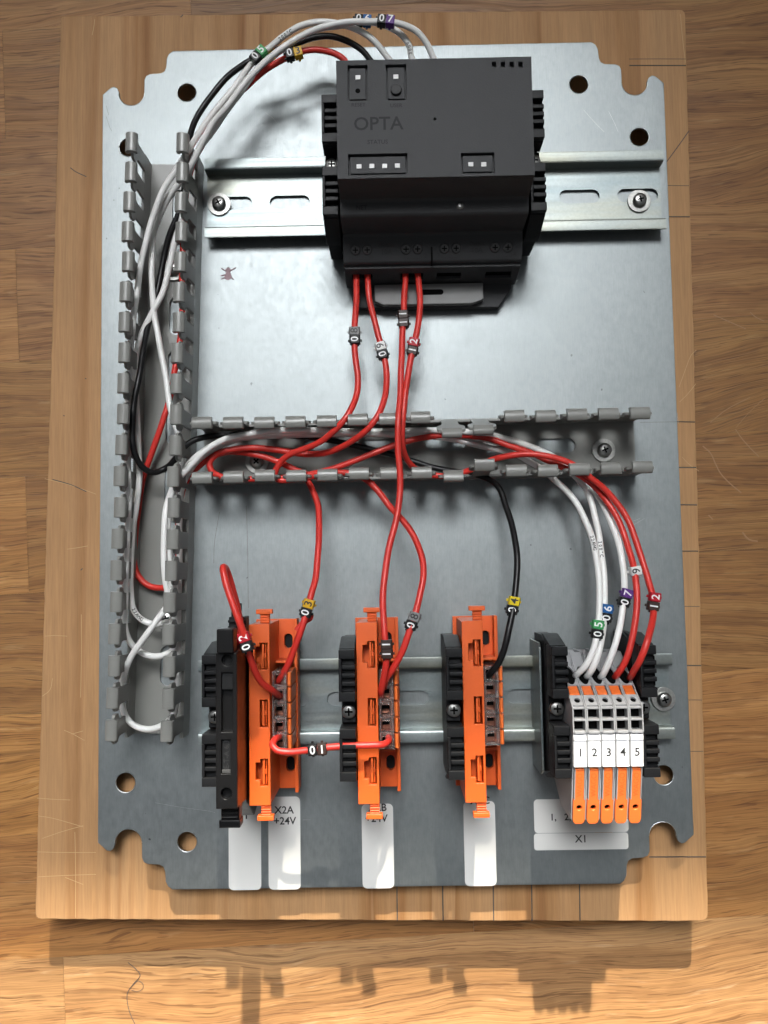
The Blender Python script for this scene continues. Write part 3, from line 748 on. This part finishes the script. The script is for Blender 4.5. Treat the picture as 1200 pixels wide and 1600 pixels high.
def make_conn():
    t = thing('lever_connector', 'x', 'connector', (0, 0, 0), group='clear five-way lever connectors in the orange carriers')
    n = 5; p = 6.05; y0 = -n * p / 2
    hs = [rect(.9, 4.0, y0 + k * p + 1.0, y0 + (k + 1) * p - 1.4) for k in range(n)]
    mb = MB().prism(rect(0, 5.6, y0, -y0), 31.4, 33.4, 'z', hs)
    for k in range(n + 1):
        y = y0 + k * p; a = max(y - .35, y0); b = min(y + .35, -y0)
        mb.box(0.0, 5.6, a, b, 16, 31.3)
    mb.box(0, .7, y0, -y0, 33.42, 33.9).box(4.6, 5.6, y0, -y0, 33.42, 34.1)
    mb.build('clear_body', M_clear, t, bevel=0.25, seg=1)
    MB().box(.3, 5.2, y0 + .4, -y0 - .4, 13, 25.0).build('busbar', M_copper, t, bevel=.2)
    for k in range(n):
        y = y0 + k * p
        MB().box(.95, 3.95, y + 2.6, y + p - 1.5, 27.1, 29.4).build('port_shade', M_dark, t)  # dark block paints the shade within this opening
        MB().box(1.0, 3.9, y + .6, y + p - .6, 25.02, 27).box(.4, 1.0, y + .6, y + p - .6, 25.02, 30.6).build('cage_clamp', M_copper, t, bevel=.15, seg=1)
        lv = [(5.62, 15), (5.62, 31.6), (5.9, 33.0), (6.5, 33.7), (7.2, 33.4), (7.5, 31.5), (7.3, 15)]
        l = MB().prism([(x, z) for x, z in lv], y + .3, y + p - .3, 'y'); l.build('lever', M_lever, t, bevel=0.3)
    return t
car = make_carrier(); con = make_conn()
for i, (x, w_) in enumerate(((-54.9, 'left'), (-13.6, 'middle'), (26.9, 'right'))):
    lab = {'left': 'orange carrier beside the black fuse holder, above sticker X2A', 'middle': 'orange carrier between the X2A and X2C carriers with wires 08 and 11', 'right': 'orange carrier with the single black wire'}[w_]
    lab2 = {'left': 'clear lever connector nearest the black fuse holder with three red wires', 'middle': 'clear lever connector in the middle orange carrier with red wires', 'right': 'clear lever connector holding the black wire 04'}[w_]
    yo = YR - .3
    if i == 0:
        for o, l, L_ in ((car, lab, (x, yo, 0)), (con, lab2, (x + 8.5, yo + .6, 0))):
            o.location = Vector(L_) * S; o['label'] = l; ORG[o.name] = Vector(L_)
    else:
        dup(car, (x, yo, 0), None, lab); dup(con, (x + 8.5, yo + (.6 if i == 1 else 1.4), 0), None, lab2)

# ------------------------------------------------------------------ fuse holder
fh = thing('fuse_holder', 'tall narrow black fuse holder left of the orange carriers', 'fuse holder', (-59, YR, 3))
FX0, FX1 = -62.9, -55.3
def fy(py, z=60): return P(355, py, z).y
y_t, y_b = fy(1020), fy(1264)
MB().prism([(y_t + 1, 4), (y_t + 3.5, 30), (y_t, 56.9), (y_b, 56.9), (y_b - 2, 40), (y_b - 13, 20), (y_b - 9, 4)], FX0 + .3, FX1 - .3, 'x').build('housing', M_black2, fh, bevel=.4, world=True)
xc = (FX0 + FX1) / 2
fh_holes = [circ(xc + .3, fy(1031.5), 2.0, 20), circ(xc - .1, fy(1240), 2.0, 20), rect(FX0 + 2.0, FX1 - 1.6, fy(1144), fy(1051)), rect(FX0 + 1.9, FX1 - 2.4, fy(1209), fy(1156))]
MB().prism(rect(FX0, FX1, y_b, y_t), 57.0, 60, 'z', fh_holes).build('cover', M_black2, fh, bevel=.25, world=True)
MB().box(FX0 + 2.05, FX1 - 1.65, fy(1078), fy(1051.5), 56.95, 58.8).box(FX0 + 2.05, FX1 - 2.45, fy(1208.8), fy(1156.2), 56.95, 58.9).build('inlay', M_black, fh, bevel=.15, world=True)
MB().box(FX0 + 2.05, FX1 - 2.45, fy(1208.8), fy(1203), 58.92, 59.6).build('lens', M_plc, fh, bevel=.2, world=True)
text('E-T-A 6,3', 2.6, M_plc2, fh, (xc - .2, fy(1180), 58.95), math.pi / 2, world=True)
MB().box(FX0 + .7, FX1 - .9, fy(1020), fy(982, 60), 54, 62).build('handle', M_black2, fh, bevel=.5, world=True)
hb = MB().box(FX0 + 1.8, FX1 + .6, y_t - .5, y_t + 12, 36, 44).box(FX0 + 2.4, FX1 - 1.8, y_t + 12, y_t + 17, 38, 42)
for k in range(5): hb.box(FX0 + 1.6, FX1 + .8, y_t + 1 + 2.2 * k, y_t + 2.1 + 2.2 * k, 44.02, 45)
hb.build('release_lever', M_black, fh, bevel=.3, world=True)
hb = MB().box(FX0 + .6, FX1 - .4, y_b - 5.5, y_b + .2, 48, 54).box(FX0, FX1, y_b - 8.2, y_b - 5.4, 48, 54.6)
for k in range(3): hb.box(FX0 + 1.1, FX1 - .9, y_b - 1.6 - 1.5 * k, y_b - .9 - 1.5 * k, 54.02, 55)
hb.build('clip_tab', M_black2, fh, bevel=.4, world=True)

# ------------------------------------------------------------------ grey terminal blocks
BW = 5.2
def make_block(digit):
    t = thing('terminal_block', 'x', 'terminal block', (0, 0, 0), group='grey terminal blocks with orange levers')
    full = [(19.9, 5), (19.9, 20), (3.0, 48.2), (2.4, 49.2), (-6.6, 49.6), (-7.4, 48.9), (-19.2, 47.4), (-20.0, 46.0), (-40.4, 40.6), (-40.2, 22), (-31, 6), (-18, 3)]
    mb = MB().prism(full, 0.0, .55, 'x').prism(full, BW - .6, BW - .06, 'x'); mb.build('side_wall', M_grey, t, bevel=.12, seg=1)
    core = [(19.6, 5), (17.6, 13), (2.2, 38.5), (0.5, 42.5), (-7.5, 42.5), (-7.5, 46.5), (-19.0, 45.4), (-20.0, 42.5), (-39.8, 37.5), (-39.6, 22), (-30.6, 6.4), (-18, 3.4)]
    MB().prism(core, .56, BW - .61, 'x').build('core', M_grey, t, bevel=.1, seg=1)
    A = Vector((0, 19.9, 20)); B = Vector((0, 3.0, 48.2)); d = (B - A).normalized(); n = Vector((0, d.z, -d.y)); n = n if n.z > 0 else -n
    Mx = Matrix((Vector((1, 0, 0)), d, n)).transposed().to_4x4(); Mx.translation = A
    mb = MB(); mb.prism(rect(.56, BW - .61, 0, 21.0), -.9, -.15, 'z', [circ(BW / 2, 14.6, 2.02, 24, 5.9)])
    mb.prism(rect(.56, BW - .61, 26.9, 32.6), -.9, -.15, 'z', [circ(BW / 2 + .05, 29.8, 1.08, 16, 1.5)])
    mb.xform(Mx); mb.build('entry_face', M_grey, t, bevel=.15, seg=1)
    mb = MB().box(.56, BW - .61, 8.2, 20.9, -1.2, -.95).box(.56, BW - .61, 27.9, 31.8, -1.2, -.95); mb.xform(Mx); mb.build('entry_hole_shade', M_dark, t)  # dark sheet behind the holes paints their inner shade
    mb = MB().box(.75, BW - .85, 21.0, 23.6, -3, -.5).box(.75, BW - .85, 23.9, 26.8, -3, -.1).cyl((BW / 2, 23.8, -1.5), .8, 1.25, 12); mb.xform(Mx); mb.build('push_button', M_lever, t, bevel=.25)
    mb = MB().box(.56, BW - .61, -2.6, -1.7, 42.6, 49.5).box(.56, BW - .61, 1.6, 2.4, 42.6, 49.1).box(.56, BW - .61, -7.2, -6.1, 42.6, 49.6); mb.build('jumper_bridge', M_grey, t, bevel=.15, seg=1)
    MB().box(.57, BW - .62, -6.0, 1.5, 42.52, 45.2).build('jumper_slot_shade', M_dark, t)  # dark fill painting the shade deep between the jumper bridges
    lb = MB().prism([(-7.6, 49.0), (-9.6, 49.5), (-9.9, 48.6), (-10.2, 49.1), (-18.6, 48.3), (-19.3, 48.6), (-19.6, 47.2), (-7.6, 47.0)], .30, BW - .34, 'x')
    lo = lb.build('marker_label', M_label, t, bevel=.12)
    text(digit, 4.2, M_ink, lo, (BW / 2, -14.2, 48.78), name='digit', M=Matrix.Rotation(math.radians(5.4), 3, 'X'))
    # lever
    la = Vector((0, -20.2, 46.9)); lb2 = Vector((0, -41.6, 41.3)); ld = (lb2 - la).normalized(); ln = Vector((0, -ld.z, ld.y)); ln = ln if ln.z > 0 else -ln
    LM = Matrix((Vector((1, 0, 0)), -ld, ln)).transposed().to_4x4(); LM.translation = la
    c = BW / 2
    ol_ = [(c - 1.55, 0), (c + 1.55, 0), (c + 1.6, -11.6), (c + 1.7, -12.0), (c + 2.25, -12.4), (c + 2.25, -20.2), (c + 1.9, -21.4), (c + 1.1, -22), (c - 1.1, -22), (c - 1.9, -21.4), (c - 2.25, -20.2), (c - 2.25, -12.4), (c - 1.7, -12.0), (c - 1.6, -11.6)]
    mb = MB().prism(ol_, -1.2, .55, 'z', [circ(c, -15.4, 1.02, 18)]); mb.xform(LM); lv = mb.build('lever', M_lever, t, bevel=.22)
    mb = MB().cyl((c, -15.4, -1.1), 1.2, .1, 18); mb.xform(LM); mb.build('lever_hole', M_dark, lv)
    R3 = LM.to_3x3() @ Matrix.Rotation(math.pi / 2, 3, 'Z')
    text('WAGO', 2.9, M_leverT, lv, LM @ Vector((c, -6.2, .56)), M=R3, th=.1)
    for s in (0, 1):
        mb = MB().box(.56 if s == 0 else BW - .95, .95 if s == 0 else BW - .62, -12.2, 0, -1.5, .75); mb.xform(LM); mb.build('lever_guide', M_grey, t, bevel=.1, seg=1)
    return t
for i in range(5):
    b_ = make_block(str(i + 1))
    L_ = (65.9 + BW * i, YR, 0); b_.location = Vector(L_) * S
    b_['label'] = ('leftmost grey terminal block, against the left end stop, white wire below green marker', 'grey terminal block second from the left with the white wire of the blue marker',
                   'middle grey terminal block with the white wire of the violet marker', 'grey terminal block with the red wire of the white marker, next to the last one',
                   'rightmost grey terminal block with the red wire of the brown and red marker')[i]
# steel coloured end plate left of the end stop
MB_ = MB().prism([(YR + 24, 1.2), (YR + 24, 22), (YR + 22, 24), (YR - 26, 24), (YR - 28, 20), (YR - 28, 1.2)], 58.4, 59.3, 'x')
tag(MB_.build('separator_plate', M_zinc, bevel=.15), 'thin shiny separator plate at the left of the terminal strip', 'plate')

# ------------------------------------------------------------------ wires
PATHS = {}
def wire(label, mat, pts, r=1.28, name='wire'):
    q = catmull([P(*p) for p in pts], 7)
    ph = [random.uniform(0, 6.28) for _ in range(4)]; acc = 0.0
    for i_ in range(1, len(q) - 1):             # small kinks and waviness of handled wire
        acc += (q[i_] - q[i_ - 1]).length; fd = min(1, i_ / 12, (len(q) - 1 - i_) / 12)
        q[i_] = q[i_] + Vector((math.sin(acc / 6.5 + ph[0]) * .16 + math.sin(acc / 2.9 + ph[1]) * .06, math.sin(acc / 7.4 + ph[2]) * .16, math.sin(acc / 5.1 + ph[3]) * .10)) * fd
    PATHS[label] = q
    o = MB().tube(q, r, 14).build(name, mat, ang=80)
    tag(o, label, 'wire', 'insulated wires between the controller and the terminals'); return o
def ferrule(px, py, z, px2, py2, z2, o):
    a, b = P(px, py, z), P(px2, py2, z2)
    MB().tube([a, b], .55, 8).build('bare_strand', M_ferr, o, world=True)
def wprint(o, path, s, i0, step=1.25, size=2.0, flip=False):
    """small print running along the crown of a wire"""
    q = path[i0:]; acc = 0; k = 0; seq = s[::-1] if flip else s
    for a, b in zip(q[:-1], q[1:]):
        L = (b - a).length
        while k < len(seq) and acc + L >= k * step:
            p = a.lerp(b, (k * step - acc) / L); ch = seq[k]
            d = (b - a).normalized(); ang = math.atan2(d.y, d.x) + (math.pi if flip else 0)
            view = (CAM_C - p).normalized(); up = (view - d * view.dot(d)).normalized()
            xa = d * (-1 if flip else 1); ya = up.cross(xa)
            if ch != ' ':
                text(ch, size, M_plc2, o, p + up * 1.29, M=Matrix((xa, ya, up)).transposed(), world=True)
            k += 1
        acc += L

# --- supply bundle at the top left
w03 = wire('red wire 03 arching from controller into the vertical duct and on to connector X2A', M_red,
     [(548, 112, 19.8), (538, 94, 20.8), (527, 86, 21.3), (517, 82, 21.8), (493, 78, 22.9), (470, 81.5, 23.4), (443, 93, 22.9), (410, 112, 21.3), (387, 133, 20.8), (365, 153, 21.8), (350, 169, 23), (334, 196, 22.4), (317, 224, 22.1), (302, 252, 20.3), (292, 300, 14), (287, 360, 10), (285, 390, 9), (285, 433, 9), (285, 481, 9), (281, 529, 9), (274, 575, 10), (265, 625, 10), (254, 658, 10), (239, 703, 9), (226, 740, 8), (220, 770, 7), (214, 807, 6), (210.5, 847, 5.5), (210, 876, 5.5), (217, 900, 5.5), (233, 915, 6), (255, 918, 7), (270, 915, 9), (278, 890, 10), (279, 840, 10), (281, 785, 11), (288, 756, 13), (300, 739, 14), (314, 726, 14), (335, 713, 13), (358, 706.5, 12), (377, 707, 12), (407, 712, 12), (437, 722, 12), (460, 733, 12), (476, 742, 13), (484, 756, 14), (489, 768, 16), (495, 785, 18), (497.5, 800, 20), (498, 850, 26), (494, 900, 31), (487, 925, 34), (480, 950, 36), (470, 985, 37), (455, 1028, 35), (442, 1054, 32), (434, 1066, 27), (433, 1068, 22)])
w04 = wire('black wire 04 running through both ducts to the right orange carrier', M_wblack,
     [(590, 112, 18.7), (577, 93, 19.8), (563, 77, 20.8), (540, 63, 21.8), (513, 56, 22.4), (487, 59, 22.4), (460, 69, 21.8), (425, 81, 20.8), (392, 95, 19.8), (372, 107, 20.8), (353, 122, 22), (333, 145, 22.3), (318, 166, 22.9), (302, 196, 22.3), (294, 230, 20.5), (288, 290, 15), (279, 332, 13), (268, 360, 12), (257, 401, 10), (247, 447, 10), (231, 513, 13), (223, 553, 17), (216, 593, 20), (210, 628, 21), (207.5, 687, 21), (211, 712, 20), (223, 731, 18), (239, 738, 16), (257, 732, 14), (272, 719, 16), (284, 703, 17), (302, 689, 17), (330, 682, 16), (380, 678, 13), (450, 680, 10), (513, 688, 9), (563, 698, 8), (613, 710, 8), (647, 722, 8), (680, 732, 8), (715, 737, 9), (745, 741, 11), (768, 751, 13), (780, 764, 15), (790, 791, 18), (800, 820, 22), (807.5, 860, 27), (807, 895, 30), (803, 940, 33), (798, 972, 35), (791, 1005, 36), (779, 1035, 35), (768, 1049, 33), (763, 1056, 29), (762, 1060, 24)])
A0 = 'white wire %s arching above the controller, through the left duct to terminal %s'
w05 = wire('white wire with green marker, arching above the controller to the leftmost terminal block', M_white,
     [(624, 112, 21.6), (607, 91, 22.8), (587, 67, 24.6), (567, 52, 25.8), (537, 39, 27), (502, 33.5, 27.6), (470, 40, 27), (443, 57, 25.8), (421, 75, 24.6), (403, 88, 24), (388, 106, 24.9), (370, 132, 25.5), (347, 160, 25.2), (325, 187, 24.6), (311, 208, 23.7), (295, 235, 22.4), (276, 264, 20.9), (252, 302, 20), (236, 348, 19), (223, 401, 19), (215, 447, 19), (208, 500, 19), (204, 553, 19), (202, 599, 19), (200, 633, 19), (200, 740, 19), (200, 820, 18), (197, 887, 18), (195, 940, 17), (195.5, 980, 16), (203, 1002, 14), (219, 1018, 13), (239, 1026, 13), (258, 1023, 14), (271, 1014, 15), (276, 990, 14), (274, 960, 15), (264, 929, 18), (257, 895, 19), (255.5, 850, 19), (258, 805, 18), (264, 780, 17), (272, 757, 18), (293, 733, 20), (320, 705, 21), (353, 686, 21), (397, 676, 20), (430, 672.5, 19), (513, 674, 17), (580, 677, 15), (640, 680, 13), (690, 684, 11), (717, 688, 10), (762, 699, 10), (804, 709, 11), (828, 722, 12), (850, 735, 13), (867, 750, 15), (885, 767, 17), (902, 789, 19), (918, 820, 22), (928, 850, 25), (934, 890, 29), (936.5, 930, 32), (936, 965, 35), (933, 990, 37), (928, 1015, 38), (915, 1040, 37.5), (903, 1052, 35), (898, 1058, 30)])
w06 = wire('white wire with blue marker, arching above the controller to the second terminal block', M_white,
     [(655, 112, 20.9), (643, 90, 22), (640, 73, 23.2), (627, 54, 24.4), (607, 42, 24.9), (585, 35, 24.9), (560, 34, 24.9), (533, 40, 24.9), (498, 46, 22), (461, 64, 21.5), (426, 88, 21), (402, 111, 21), (374, 147, 26.2), (350, 178, 25.8), (330, 207, 24.3), (312, 232, 23.2), (298, 262, 20.8), (287, 320, 16), (283, 345, 15), (273, 380, 14), (264, 422, 13), (254, 456, 13), (239, 487, 13), (223, 519, 13), (214, 548, 13), (211, 590, 13), (214, 650, 13), (217, 700, 13), (217, 753, 12), (212, 795, 12), (208, 833, 12), (204, 887, 12), (203.5, 925, 12), (209, 953, 12), (223, 969, 12), (241, 976, 12), (258, 973.5, 13), (271, 968, 14), (277, 940, 14), (272, 905, 16), (266, 870, 17), (261, 828, 17), (265, 790, 16), (274, 762, 16), (284, 742, 17), (305, 716, 18), (340, 693, 18), (392, 681, 17), (450, 677, 15), (560, 674, 13), (640, 673, 13), (724, 674, 14), (762, 678, 14), (792, 686, 14), (822, 696, 14), (850, 707, 14), (878, 722, 14), (900, 745, 14), (913, 760, 15), (922, 780, 16), (931, 815, 19), (938, 850, 23), (943, 890, 27), (944.5, 930, 30), (943, 965, 33), (941, 995, 35), (936, 1020, 37), (927, 1043, 37), (919, 1055, 34), (915, 1060, 29)])
w07 = wire('white wire with violet marker, topmost arch over the controller, to the middle terminal block', M_white,
     [(690, 112, 23.6), (678, 91, 24.8), (667, 68, 26.7), (650, 49, 28.5), (627, 38.5, 29.8), (603, 34, 30.4), (573, 33.5, 30.4), (547, 33.5, 30.4), (520, 38, 29.8), (487, 49, 29.1), (453, 67, 28.5), (420, 91, 29.2), (397, 113, 30.4), (370, 145, 30.2), (350, 172, 29.6), (333, 192, 28), (317, 222, 26.9), (303, 250, 24.6), (280, 285, 20.1), (262, 312, 16), (249, 340, 14), (240, 367, 13), (236.5, 407, 13), (238, 460, 13), (243, 500, 13), (252, 553, 14), (260, 598, 15), (268, 644, 16), (277, 673, 16), (284, 700, 16), (282, 735, 16), (271, 767, 17), (263, 805, 17), (265, 860, 16), (270, 885, 16), (268, 915, 18), (262, 945, 20), (242, 974, 21), (219, 1005, 20), (202, 1031, 18), (193, 1058, 16), (190, 1093, 14), (197, 1120, 13), (212, 1135, 13), (232, 1140, 13), (252, 1134, 14), (270, 1119, 15), (277, 1090, 14), (278, 1000, 12), (280, 900, 12), (281, 800, 14), (288, 752, 15), (312, 716, 15), (360, 690, 14), (440, 680, 12), (600, 679, 10), (724, 681, 9), (800, 697, 9), (850, 716, 10), (895, 742, 12), (915, 757, 14), (932, 772, 16), (947, 796, 19), (960, 828, 22), (969, 860, 26), (974, 895, 29), (975.5, 925, 32), (972, 960, 35), (966, 990, 37), (957, 1020, 38), (946, 1045, 37), (940, 1057, 34), (936, 1062, 29)])
# --- output wires
w08 = wire('red wire 08 from the first controller output to the middle orange carrier', M_red,
     [(556.5, 428, 15), (556.5, 442, 16), (556, 470, 18), (554.5, 510, 21), (554, 535, 22), (556, 562, 22), (558.5, 592, 23), (556, 620, 25), (545, 645, 28), (530, 665, 28), (505, 688, 24), (480, 700, 21), (453, 710, 19), (438, 722, 17), (430, 738, 16), (436, 749, 14), (455, 749, 14), (473, 747, 15), (507, 741, 16), (533, 739, 17), (557, 742, 18), (574, 750, 20), (589, 764, 21), (607, 788, 22), (630, 815, 26), (648, 842, 29), (660, 872, 33), (662, 900, 36), (656, 930, 38), (647, 962, 40), (640, 985, 41), (629, 1018, 41), (614, 1046, 39), (603, 1062, 36), (600, 1072, 31), (601, 1074, 24)])
w09 = wire('red wire 09 from the first controller output to terminal block 4', M_red,
     [(574.5, 427, 15), (575, 442, 16), (578, 468, 17), (586, 505, 19), (596, 545, 20), (603, 573, 21), (604.5, 600, 23), (599, 630, 26), (588, 654, 28), (568, 676, 27), (543, 693, 22), (513, 706, 17), (487, 709.5, 14), (460, 708, 14), (430, 703.5, 14), (397, 700, 15), (363, 702, 15), (340, 709, 15), (328, 722, 15), (331, 736, 15), (347, 745, 14), (380, 749, 13), (413, 748.5, 12), (463, 744, 12), (513, 734, 13), (563, 717, 14), (613, 697, 14), (647, 686, 14), (680, 681, 12), (724, 681, 12), (766, 686, 14), (797, 697, 16), (832, 708, 19), (857, 720, 20), (881, 731, 21), (903, 741, 22), (925, 757, 22), (944, 778, 22), (962, 805, 24), (977, 840, 26), (986, 868, 29), (991, 892, 32), (994.5, 925, 35), (993, 965, 37), (988, 1000, 38), (978, 1032, 38), (966, 1052, 36), (958, 1062, 30)])
w11 = wire('red wire 11 dropping from the second controller output straight to the middle carrier', M_red,
     [(633.5, 427, 15), (633.5, 440, 16), (631, 470, 18), (629.5, 500, 20), (628, 560, 24), (624.5, 620, 28), (622, 660, 31), (622, 690, 31), (624.5, 730, 31), (624.5, 765, 31), (620, 805, 32), (610, 850, 34), (601, 900, 36), (597.5, 940, 39), (599, 970, 42), (602.5, 1005, 43), (604, 1030, 42), (601, 1055, 40), (595, 1080, 36), (594.5, 1087, 30), (595, 1088, 24)])
w12 = wire('red wire 12 from the second controller output to terminal block 5', M_red,
     [(652.5, 426, 15), (654.5, 442, 16), (656.5, 470, 18), (654, 500, 20), (646, 540, 22), (639, 580, 24), (633, 620, 27), (628.5, 655, 28), (628, 690, 26), (636, 718, 20), (655, 736, 14), (680, 743, 13), (708, 742, 14), (734, 734, 17), (762, 721, 20), (790, 714, 23), (822, 710, 25), (850, 712, 26), (880, 719, 26), (904, 731, 26), (922, 745, 26), (943, 763, 25), (962, 784, 25), (978, 808, 26), (991, 838, 28), (1003, 872, 30), (1014, 908, 33), (1020.5, 935, 36), (1019.5, 965, 39.5), (1012, 1000, 47), (1001, 1030, 47), (991, 1048, 43), (985, 1058, 36), (983, 1062, 30)])
w02 = wire('red wire 02 looping up from the fuse holder into connector X2A', M_red,
     [(366, 1012, 44), (376, 985, 46), (371.5, 955, 48), (365, 925, 50), (359, 903, 51.5), (354, 890, 54), (350, 886.5, 57), (348.8, 891, 59.5), (353, 912, 61), (364, 945, 62), (375, 975, 62), (384, 1000, 60), (391, 1025, 56), (399, 1050, 51), (410, 1068, 46), (424, 1078, 41), (433, 1084, 35), (437, 1087, 29), (438, 1088, 24)])
w01 = wire('short red jumper wire 01 between the left and middle orange carriers', M_red,
     [(438, 1150, 25), (436, 1152, 33), (430, 1156, 39), (426, 1164, 42), (433, 1172, 43), (450, 1174.5, 43), (475, 1172, 43), (500, 1168.5, 43), (540, 1166, 43), (580, 1165, 43), (598, 1163.5, 42), (606, 1158, 38), (607, 1152, 32), (607, 1150, 25)])
rs = wire('short red wire end poking out behind marker 03 above the left carrier', M_red, [(463, 985, 33), (470, 977, 33), (478, 971, 33), (485, 966, 33), (486, 961, 32)], 1.1)
for px, py, o in ((556.5, 429, w08), (574.5, 428, w09), (633.5, 428, w11), (652.5, 427, w12)):
    ferrule(px + 1, py + 5, 16, px + 2, py - 3, 14, o)
wprint(w05, PATHS[w05['label']], '200°C', 46, 1.35, 1.8, True)
wprint(w06, PATHS[w06['label']], '300V', 9, 1.35, 1.8)
wprint(w05, PATHS[w05['label']], '22AWG', 60 * 7 + 5, 1.35, 1.8)
wprint(w06, PATHS[w06['label']], '200°C', 61 * 7, 1.45, 1.8)
wprint(w06, PATHS[w06['label']], '22AWG', 33 * 7, 1.35, 1.8)

# ------------------------------------------------------------------ clip-on wire markers
def marker(px, py, z, ang, seq, label, gap=3.55):
    """ang: reading direction in degrees in the plate's plane; seq: (digit, body colour, ink)"""
    c = P(px, py, z)
    t = thing('wire_marker', label, 'wire marker', c, math.radians(ang), 'clip-on numbered wire markers')
    n = len(seq)
    for i, (d, colr, ink) in enumerate(seq):
        x = (i - (n - 1) / 2) * gap
        jy = random.uniform(-.15, .15); h = 1.95 + random.uniform(-.1, .1)
        mb = MB().prism([(-2.15 + jy, -1.5), (-2.25 + jy, .9), (-1.85 + jy, h), (1.85 + jy, h), (2.25 + jy, .9), (2.15 + jy, -1.5), (1.3 + jy, -2.1), (-1.3 + jy, -2.1)], x - gap / 2 + .06, x + gap / 2 - .06, 'x')
        b = mb.build('sleeve', MK[colr], t, bevel=.25)
        lg = MB()
        for s in (-1, 1):
            lg.box(x - gap / 2 - .75, x - gap / 2 + .1, s * 1.2 - .35 + jy, s * 1.2 + .35 + jy, -.4, .6)
            lg.box(x - .5, x + .5, min(s * 2.1, s * 2.9) + jy, max(s * 2.1, s * 2.9) + jy, -1.3, -.5)
        lg.build('clip_lug', MK[colr], t, bevel=.12, seg=1)
        text(d, 4.3, M_dW if ink == 'w' else M_dB, b, (x + .05, jy, h + .03), name='digit', bold=0.0)
    return t
W_, B_ = 'w', 'b'
marker(554, 525, 22, 91, [('0', 'black', W_), ('8', 'grey', B_)], 'black and grey wire marker 08 just below the controller')
marker(596.5, 548, 20.5, 104, [('0', 'black', W_), ('9', 'white', B_)], 'black and white wire marker 09 below the controller')
marker(630, 499, 20, 92, [('1', 'brown', W_), ('1', 'brown', W_)], 'brown wire marker 11 just below the controller')
marker(645.5, 542, 22, 76, [('1', 'brown', W_), ('2', 'red', W_)], 'brown and red wire marker 12 below the controller')
marker(480, 950, 36, 72, [('0', 'black', W_), ('3', 'yellow', B_)], 'black and yellow wire marker 03 above the left orange carrier')
marker(384, 1003, 60, 108, [('0', 'black', W_), ('2', 'red', W_)], 'black and red wire marker 02 beside the black fuse holder')
marker(645, 970, 40, 70, [('0', 'black', W_), ('8', 'grey', B_)], 'black and grey wire marker 08 near the middle orange carrier')
marker(604, 1014, 43, 90, [('1', 'brown', W_), ('1', 'brown', W_)], 'brown wire marker 11 in front of the middle orange carrier')
marker(496, 1170, 43, 4, [('0', 'black', W_), ('1', 'brown', W_)], 'black and brown wire marker 01 on the short red jumper')
marker(801.5, 946, 33, 78, [('0', 'black', W_), ('4', 'lemon', B_)], 'black and lemon yellow wire marker 04 on the black wire')
marker(933.5, 983, 37, 82, [('0', 'black', W_), ('5', 'green', W_)], 'black and green wire marker 05 above the terminal blocks')
marker(947, 958, 32.5, 80, [('0', 'black', W_), ('6', 'blue', W_)], 'black and blue wire marker 06 above the terminal blocks')
marker(977, 934, 33, 72, [('0', 'black', W_), ('7', 'violet', W_)], 'black and violet wire marker 07 above the terminal blocks')
marker(993, 892, 32, 98, [('9', 'white', B_)], 'single white wire marker 9 on a red wire')
marker(1021.5, 940, 37.5, 80, [('1', 'brown', W_), ('2', 'red', W_)], 'brown and red wire marker 12 above the terminal blocks')
marker(404, 86, 29, 47, [('0', 'black', W_), ('5', 'green', W_)], 'black and green wire marker 05 on the arching bundle at top left')
marker(459.5, 85, 29, 13, [('0', 'black', W_), ('3', 'yellow', B_)], 'black and yellow wire marker 03 on the red wire left of the controller')
marker(567, 33, 25, -6, [('0', 'black', W_), ('6', 'blue', W_)], 'black and blue wire marker half hidden behind a white wire above the controller')
marker(603, 33.5, 30.5, -8, [('0', 'black', W_), ('7', 'violet', W_)], 'black and violet wire marker 07 above the controller')
marker(424, 82, 22, 30, [('4', 'lemon', B_)], 'yellow wire marker hidden behind marker 05 on the black wire')
